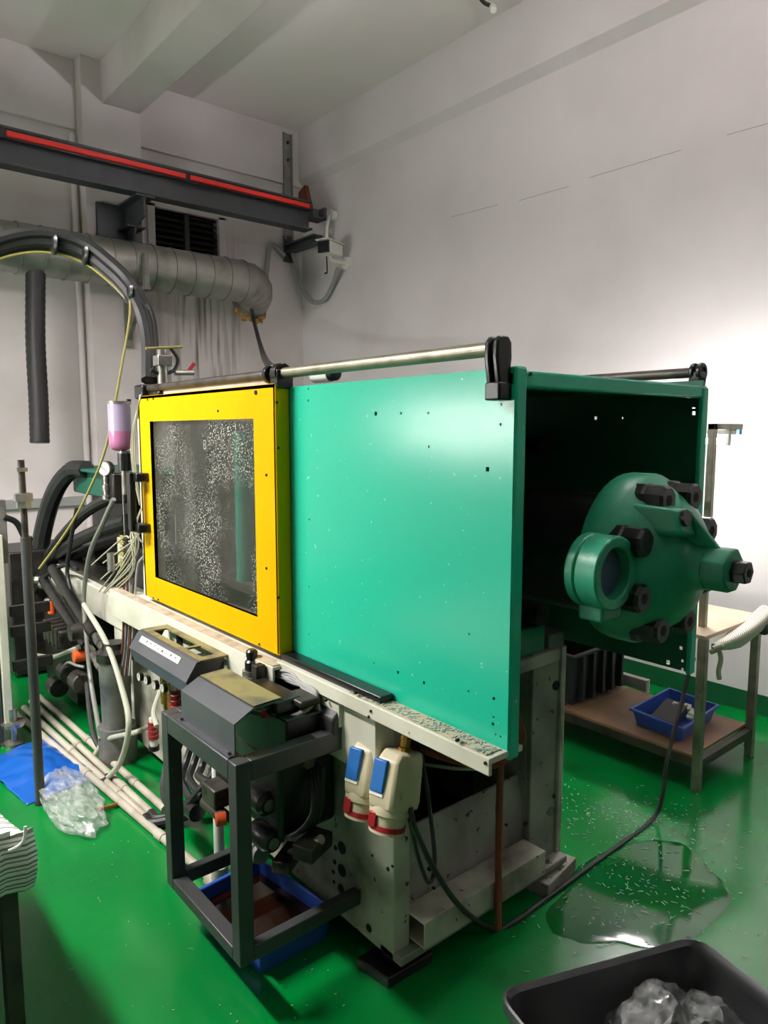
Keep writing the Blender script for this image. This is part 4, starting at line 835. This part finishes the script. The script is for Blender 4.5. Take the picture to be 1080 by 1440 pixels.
# cable bundle arching down to the machine top
arch = [at(-60, 392, Y=3.7), at(-20, 356, Y=3.65), at(30, 340, Y=3.6), at(75, 340, Y=3.55), at(118, 354, Y=3.5), at(155, 382, Y=3.42), at(180, 408, Y=3.35)]
t = thing('cable_bundle', arch[-1], 'thick black cable bundle arching down to the machine top', 'cable')
off = [(0, 0), (.032, .026), (-.03, .03), (.004, -.05), (.034, -.018)]
for k, (a_, c_) in enumerate(off):
    ends = [at(198+5*(k % 3), 440, Y=3.3), at(207+4*(k % 3), 480, Y=3.22), at(208+4*(k % 3), 535, Y=3.1)]
    B().tube([q+Vector((0, a_, c_)) for q in arch]+ends, (.03, .028, .026, .006, .024)[k], 8).build('cable', ['black_rubber', 'oily_black', 'black_rubber', 'yellow_wire', 'black_rubber'][k], t)
for q in (arch[3], arch[4], arch[6]): B().ball(q, .062, 12, (.3, 1, 1)).build('cable_tie', 'black_gloss', t)
hose([arch[6], at(183, 440, Y=3.3), at(172, 510, Y=3.26), at(150, 625, Y=3.3), at(125, 690, Y=3.4), at(95, 745, Y=3.5), at(55, 800, Y=3.6)], .0055, 'thin yellow tube running down from the cable bundle', 'yellow_wire', 'yellow_tube', 'tube', n=6)
# connector head at the machine top
p = at(222, 515, Y=3.0)
t = thing('connector_head', (p.x, p.y, 1.62), 'metal connector fittings with red lever on the machine top', 'valve')
q = at(228, 505, Y=3.0); B().cyl((q.x, 3.0, 1.60), (q.x, 3.0, q.z+.04), .022, n=12).build('stand_pipe', 'steel', t)
B().box((q.x-.03, 2.97, q.z-.03), (q.x+.035, 3.03, q.z+.015)).build('fitting_block', 'steel', t, bevel=.004)
B().cyl(at(205, 490, Y=3.0), at(256, 488, Y=3.0), .006, n=8).build('cross_pin', 'yellow_wire', t)
B().cyl(at(246, 524, Y=3.0), at(272, 524, Y=3.0), .012, n=10).build('nozzle', 'steel', t)
B().bar(at(264, 524, Y=3.0), at(273, 511, Y=3.0), .008, .014).build('red_lever', 'red_plastic', t)
B().tube([at(240, 490, Y=3.0), at(250, 505, Y=3.0), at(245, 520, Y=3.0), at(228, 526, Y=3.0), at(212, 520, Y=3.0)], .008, 8).build('black_hose', 'black_rubber', t)
# threaded pole on the blue sheet
x, y = .696, 2.994
t = thing('support_pole', (x, y, 0), 'tall black pole with threaded rod and nuts on blue sheet', 'pole')
B().cyl((x, y, .006), (x, y, 1.09), .0185, n=14).build('pole', 'black_paint', t)
B().cyl((x, y, 1.09), (x, y, 1.39), .0125, n=12).build('threaded_rod', 'oily_metal', t)
B().lathe((x, y, 1.205), (0, 0, 1), [(.028, 0), (.028, .025), (.036, .027), (.036, .055), (.028, .057)], 6).build('nut', 'steel', t)
B().cyl((x, y, 1.345), (x, y, 1.36), .022, n=6).build('lock_nut', 'steel', t)
B().cyl((x, y, 0), (x, y, .008), .022, n=14).build('pole_end', 'black_rubber', t)
# neighbouring frame at the left edge
t = thing('adjacent_frame', (.6, 3.68, 0), 'pale upright of a neighbouring machine frame with leveling foot', 'frame')
p = at(14, 1030, Z=0); X_, Y_ = .80, 3.68
B().box((X_-.085, Y_-.03, .10), (X_-.048, Y_+.03, 1.02)).build('upright', 'cream', t, bevel=.004)
B().box((X_-.30, Y_-.01, .02), (X_-.09, Y_+.3, .82)).build('dark_panel', 'black_paint', t, bevel=.004)
for z in (.35, .52, .62): B().box((X_-.03, Y_, z), (X_+.15, Y_+.03, z+.05)).build('cross_bar', 'oily_black', t, bevel=.003)
B().lathe((X_-.05, Y_-.02, .0), (0, 0, 1), [(.045, 0), (.045, .015), (.015, .02), (.015, .09), (.05, .095), (.055, .115), (.02, .12), (.02, .18)], 18).build('leveling_foot', 'steel', t)
B().box((X_-.09, Y_+.0, .88), (X_-.02, Y_+.04, 1.18)).build('side_box', 'grey_metal', t, bevel=.004)
B().tube([(X_-.03, Y_, 1.1), (X_+.02, Y_, 1.07), (X_+.05, Y_-.01, 1.0), (X_+.08, Y_, .98)], .014, 8).build('clip_arm', 'black_gloss', t)
B().box((X_+.05, Y_-.02, .93), (X_+.08, Y_+.02, 1.0)).build('clip', 'black_gloss', t)
# blue sheet and clear bag on the floor
def crumple(name, fn, nu, nv, mt, label, cat, amp, fr, th=.002, zmin=.001):
    b = B()
    def P(u, v):
        p = fn(u, v); n_ = noise.noise(p*fr)+.5*noise.noise(p*fr*2.3+Vector((9, 2, 4))); q = Vector(p); q.z += abs(n_)*amp; q.z = max(q.z, zmin); return q
    b.grid(P, nu, nv); o = b.build(name, mt, angle=28)
    md = o.modifiers.new('thickness', 'SOLIDIFY'); md.thickness = th; md.offset = 1
    return tag(o, label, cat)
c4 = [at(-30, 1075, Z=0), at(72, 1034, Z=0), at(142, 1093, Z=0), at(38, 1133, Z=0)]
crumple('plastic_sheet', lambda u, v: (c4[0]*(1-u)+c4[1]*u)*(1-v)+(c4[3]*(1-u)+c4[2]*u)*v+Vector((0, 0, .045*math.sin(math.pi*u)*math.sin(math.pi*v))), 40, 34, 'sheet_blue', 'bright blue plastic sheet crumpled on the floor under the pole', 'plastic sheet', .022, 6)
def bag(name, c, rx, ry, rz, mt, label, seed, n=44):
    b = B(); c = Vector(c)
    def P(u, v):
        a = 2*math.pi*u; e = -math.pi*.5+math.pi*v
        d_ = Vector((math.cos(a)*math.cos(e), math.sin(a)*math.cos(e), math.sin(e)))
        k = 1.12+.2*noise.noise(d_*1.6+Vector((seed, 0, 0)))-.3*abs(noise.noise(d_*2.1+Vector((0, seed, 0))))-.14*abs(noise.noise(d_*5+Vector((0, 0, seed))))
        q = c+Vector((d_.x*rx*k, d_.y*ry*k, d_.z*rz*k)); return q
    V = []
    def Pz(u, v):
        q = P(u if u < 1 else 0, v); q.z = max(q.z, c.z-rz*.35); return q
    b.grid(Pz, n, n//2); bmesh.ops.remove_doubles(b.bm, verts=b.bm.verts, dist=1e-4)
    return tag(b.build(name, mt, angle=25), label, 'plastic bag')
pc = at(92, 1128, Z=.03); bag('plastic_bag', (pc.x+.02, pc.y-.01, .03), .1, .26, .075, 'clear_bag', 'crumpled clear plastic bag on the floor over the blue sheet', 3.1)
b = B(); b.tube([at(135, 1137, Z=.01), at(155, 1134, Z=.012), at(178, 1126, Z=.012)], .009, 8); tag(b.build('brass_tube', 'brass'), 'short bent yellowish tube on the floor beside the clear bag', 'tube')
b = B(); q = at(139, 1102, Z=.015); b.tube([q, q+Vector((.03, .0, .005)), q+Vector((.05, .04, 0))], .016, 8); tag(b.build('black_fitting', 'black_rubber'), 'small black hose stub between clear bag and white pipes', 'hose')
# packing table with striped cloth at the left edge
t = thing('side_table', (.1, 1.75, 0), 'grey steel side table with the striped cloth over its corner', 'table')
B().box((-1.5, 1.60, .60), (.32, 2.6, .625)).build('table_top', 'grey_metal', t, bevel=.004)
B().box((-1.45, 1.78, .06), (.20, 2.58, .60)).build('shade_block', 'black_paint', t, bevel=.004)  # added solid body, blocks low lamp light to darken the floor
for x in (-1.48, .285):
    for y in (1.61, 2.55): B().box((x, y, 0), (x+.035, y+.035, .60)).build('leg', 'dark_metal', t, bevel=.003)
b = B()
def cloth(u, v):
    s = u*.62
    y = 2.15-.56*min(u/.72, 1); 
    if u < .72: z = .648+.016*math.sin(v*3)+.012*math.sin(u*9)
    else: z = .655-(u-.72)/.28*.125; y = 1.59-.012*math.sin((u-.72)*11)
    x = .03+.31*v+.012*math.sin(u*7+v*2)
    z -= (max(v-.9, 0)/.1)**2*.05 if u < .72 else 0
    return Vector((x, y+.006*math.sin(v*25)*(u > .72), z+.001*math.sin(u*150)))
b.grid(cloth, 160, 16, uvs=True); o = b.build('striped_cloth', 'striped_cloth_fine', angle=80); md = o.modifiers.new('thickness', 'SOLIDIFY'); md.thickness = .006; md.offset = 1
tag(o, 'white finely striped cloth hanging over the side table corner', 'cloth')
b = B(); b.tube([at(36, 1162, Y=1.57), at(34, 1180, Y=1.565), at(26, 1190, Y=1.565), at(12, 1197, Y=1.565)], .0035, 6); tag(b.build('white_string', 'white_plastic'), 'white string hanging on the striped cloth of the side table', 'string')
# ---------------------------------------------------------------- right side
t = thing('work_table', (3.08, 1.8, 0), 'steel-legged work table with brown wooden lower shelf', 'table')
TX0, TX1, TY0, TY1, TZ = 2.81, 3.35, 1.32, 2.45, .655
for x in (TX0, TX1-.034):
    for y in (TY0, TY1-.034): B().box((x, y, 0), (x+.034, y+.034, TZ)).build('leg', 'table_steel', t, bevel=.003)
B().box((TX0, TY0, TZ), (TX1, TY1, TZ+.018)).build('table_top', 'wood_pale', t, bevel=.003)
B().box((TX0+.008, TY0+.034, .155-.014), (TX1-.02, 1.95, .155)).build('shelf_board', 'wood', t, bevel=.002)
B().box((TX0+.008, 1.953, .155-.014), (TX1-.02, TY1-.034, .155)).build('shelf_board', 'wood', t, bevel=.002)
for x in (TX0, TX1-.03): B().box((x, TY0+.034, .105), (x+.03, TY1-.034, .14)).build('shelf_rail', 'dark_metal', t)
for y in (TY0, TY1-.034): B().box((TX0+.034, y, .105), (TX1-.034, y+.03, .14)).build('shelf_rail', 'dark_metal', t)
# lamp on the table
LX, LY = 2.945, 1.40
t = thing('table_lamp', (LX, LY, TZ+.018), 'post-mounted white tube lamp glowing over the work table', 'lamp')
B().box((LX-.014, LY-.014, TZ+.018), (LX+.014, LY+.014, 1.53)).build('post', 'table_steel', t, bevel=.002)
B().box((LX-.014, LY-.014, 1.505), (LX+.25, LY+.014, 1.53)).build('arm', 'table_steel', t, bevel=.002)
TX = LX+.17
B().box((TX-.03, LY-.01, 1.485), (TX+.03, LY+.47, 1.505)).build('housing', 'lamp_white', t, bevel=.003)
B().cyl((TX, LY+.02, 1.455), (TX, LY+.44, 1.455), .0135, n=12).build('tube', 'tube_table', t)
for y in (LY+.005, LY+.44): B().box((TX-.012, y, 1.438), (TX+.012, y+.014, 1.487)).build('lamp_holder', 'lamp_white', t)
B().box((LX+.225, LY-.01, 1.485), (LX+.25, LY+.01, 1.505)).build('blue_clip', 'blue_plastic', t)
b = B(); b.box((LX+.02, LY+.06, .9), (LX+.05, LY+.1, 1.36)); tag(b.build('hanging_tool', 'blue_grey', bevel=.006), 'dark blue tool holder hanging beside the lamp post', 'holder')
# twisted striped cloth tied across the table end
t = thing('twisted_cloth', (3.08, 1.3, .60), 'twisted striped cloth tied between the work table corners', 'cloth')
a, c = Vector((TX0+.03, TY0-.02, .63)), Vector((TX1+.03, TY0-.01, .675))
b = B(); b.uv = b.bm.loops.layers.uv.new('UVMap')
nu, nv = 60, 20
def tw(u, v):
    p = a+(c-a)*u; p.z -= .03*math.sin(math.pi*u)**1.0*(1-u*.3)
    r = (.012+.03*min(u*2.2, 1))*(1+.22*math.sin(2*math.pi*3*v+u*9)); ang = 2*math.pi*v+u*3
    return p+Vector((0, math.cos(ang)*r*.8, math.sin(ang)*r))
V = [[b.bm.verts.new(tw(i/nu, j/nv)) for j in range(nv)] for i in range(nu+1)]
for i in range(nu):
    for j in range(nv):
        f = b._face([V[i][j], V[i+1][j], V[i+1][(j+1) % nv], V[i][(j+1) % nv]])
        for l, (p_, q_) in zip(f.loops, ((i, j), (i+1, j), (i+1, j+1), (i, j+1))): l[b.uv].uv = (p_/nu*2.2+q_/nv*.6, q_/nv)
b.build('cloth_roll', 'striped_cloth', t, angle=80)
B().tube([a+Vector((-.03, -.01, .0)), a+Vector((.0, -.03, .01)), a+Vector((.02, -.01, -.01)), a+Vector((-.02, .0, -.02))], .011, 8).build('knot', 'white_wire', t)
B().tube([a+Vector((.0, -.02, -.005)), a+Vector((.015, -.025, -.05)), a+Vector((.01, -.02, -.10)), a+Vector((.018, -.022, -.135))], .01, 8).build('loose_end', 'white_wire', t)
B().ball((TX1-.03, TY0-.02, .615), .028, 12).build('cloth_knob', 'print_dark', t)
# blue tray with parts on the shelf
cs = [(2.88, 1.43), (3.25, 1.46), (3.285, 1.71), (2.91, 1.69)]
t, c, R_ = basin('parts_tray', cs, .155, .232, .88, 'tray_blue', 'blue plastic tray of small parts on the wooden shelf', 'tray')
for k in range(5):
    q = R_(1.0, .19)[0]; 
for k in range(16):
    x, y = 2.95+.016*k, 1.52+.004*k; b = B(); b.obox((x, y+.04, .195), (.0045, 0, 0), (.002, .055, 0), (0, 0, .018)); tag(b.build('metal_fin', 'parts_grey'), 'dark metal fin in the row lying in the blue tray', 'metal part', 'metal fins in the blue tray')
for k in range(7):
    x, y = 3.14+.02*(k % 4)+random.uniform(-.01, .01), 1.53+.04*(k//2)+random.uniform(-.01, .01); b = B(); b.obox((x, y, .185+.01*(k % 3)), (.022, .006, .004), (-.005, .014, .002), (0, 0, .006)); tag(b.build('pale_part', 'white_plastic', bevel=.003), 'small pale plastic piece heaped in the blue tray', 'plastic part', 'pale pieces in the blue tray')
# black crate on the shelf
t = thing('storage_crate', (3.1, 2.15, .155), 'black ribbed storage crate on the shelf behind the blue tray', 'crate')
def rect(x0, y0, x1, y1, z): return [(x0, y0, z), (x1, y0, z), (x1, y1, z), (x0, y1, z)]
B().rings([rect(2.885, 2.0, 3.31, 2.32, .157), rect(2.87, 1.985, 3.325, 2.335, .40), rect(2.855, 1.97, 3.34, 2.35, .40), rect(2.855, 1.97, 3.34, 2.35, .415), rect(2.88, 1.995, 3.315, 2.325, .415), rect(2.895, 2.01, 3.30, 2.31, .165)]).build('shell', 'crate_black', t, bevel=.004, smooth=False)
for k in range(5): B().box((2.93+k*.085, 1.968, .17), (2.95+k*.085, 2.0, .40)).build('rib', 'crate_black', t, bevel=.003)
for k in range(3): B().box((2.852, 2.06+k*.1, .17), (2.88, 2.08+k*.1, .40)).build('rib', 'crate_black', t, bevel=.003)
# white pipe along the wall behind the table
b = B(); b.box((3.40, 1.9, .13), (3.44, 3.2, .19)); 
b.box((3.40, 1.9, 0), (3.44, 1.94, .13)); b.box((3.40, 3.16, 0), (3.44, 3.2, .13)); tag(b.build('low_rail', 'plaster', bevel=.004), 'low pale rail on the floor behind the work table', 'rail')
# black bin in the foreground with a clear bag
u_ = Vector((.459, -.181)).normalized(); v_ = Vector((-.26, -.965)).normalized(); P0 = Vector((1.0, .853)); Lb, Wb = .493, .62
cb = [P0, P0+u_*Lb, P0+u_*Lb+v_*Wb, P0+v_*Wb]; cen = sum(cb, Vector((0, 0)))/4
def rr(s, z, rad=.05, inset=0):
    out = []
    for i, q in enumerate(cb):
        pr, nx = cb[i-1], cb[(i+1) % 4]; d1 = (pr-q).normalized(); d2 = (nx-q).normalized()
        q2 = q+d1*inset+d2*inset
        for k in range(6):
            tt = k/5; p_ = q2+d1*rad*(1-tt)**2+d2*rad*tt**2
            out.append((cen.x+(p_.x-cen.x)*s, cen.y+(p_.y-cen.y)*s, z))
    return out
t = thing('waste_bin', (cen.x, cen.y, 0), 'large black plastic bin on wet floor lined with clear bag', 'bin')
B().rings([rr(.86, .0), rr(.97, .375), rr(1.0, .378), rr(1.0, .40), rr(.985, .403), rr(.955, .395, .045), rr(.95, .37, .045), rr(.845, .01, .04)], caps=True).build('shell', 'bin_black', t, angle=45)
bb = at(925, 1420, Z=.22); bag('bin_liner_bag', (1.285, .62, .2), .19, .14, .16, 'bin_bag', 'crumpled clear plastic bag inside the black bin', 8.7, 56)
# water puddle and shavings
b = B(); cpt = at(905, 1256, Z=0); N = 60; r1, r2 = [], []
for k in range(N):
    a = 2*math.pi*k/N; d_ = Vector((math.cos(a), math.sin(a), 0)); rad = .27*(1.05+.25*noise.noise(d_*1.1+Vector((2, 7, 0)))+.06*noise.noise(d_*4))
    q = cpt+Vector((d_.x*rad*1.25, d_.y*rad*.75, 0)); r1.append((q.x, q.y, .0004)); q2 = cpt+Vector((d_.x*rad*1.2, d_.y*rad*.71, 0)); r2.append((q2.x, q2.y, .0022))
b.rings([r1, r2]); mat('puddle', srgb(0, 84, 36), .09, c2=srgb(10, 84, 24), scale=5, spec=.5, bump=.015, bscale=40)
tag(b.build('water_puddle', 'puddle'), 'shiny dark puddle on green floor beside the black bin', 'puddle')['kind'] = 'stuff'
b = B()
def chip(x, y, L_, wd, a, z=.0015):
    d_ = Vector((math.cos(a), math.sin(a), 0)); n_ = Vector((-d_.y, d_.x, 0)); p = Vector((x, y, z))
    b.obox(p, d_*L_, n_*wd, (0, 0, .0006))
for k in range(330):
    u = random.gauss(0, 1); v = random.gauss(0, 1); p = Vector((2.38+.17*u, 1.42+.15*v+.25*-.4*u, 0))
    if 2.0 < p.x < 2.9 and .95 < p.y < 1.85: chip(p.x, p.y, random.uniform(.002, .008), random.uniform(.0006, .0024), random.uniform(0, 3.14))
for k in range(260):
    p = cpt+Vector((random.gauss(0, .22), random.gauss(.02, .15), 0))
    if p.y < 1.33 or p.x > 2.0: chip(p.x, p.y, random.uniform(.002, .010), random.uniform(.0005, .0012), random.uniform(0, 3.14), .0035)
tag(b.build('plastic_shavings', 'chip', smooth=False), 'scattered pale plastic shavings on the wet floor beside the black bin', 'shavings')['kind'] = 'stuff'
b = B()
for k in range(50): chip(random.uniform(.65, 1.1), random.uniform(1.2, 2.7), random.uniform(.001, .003), .001, random.uniform(0, 3.14))
tag(b.build('floor_specks', 'chip', smooth=False), 'tiny pale specks on the green floor around the black frame', 'specks')['kind'] = 'stuff'
b = B()
for k in range(260): chip(1.097+random.random()*.045, .97+random.random()**1.3*.5, random.uniform(.002, .006), .0015, random.uniform(0, 3.14), .818)
b.build('ledge_shavings', 'chip', m, smooth=False)['kind'] = 'stuff'
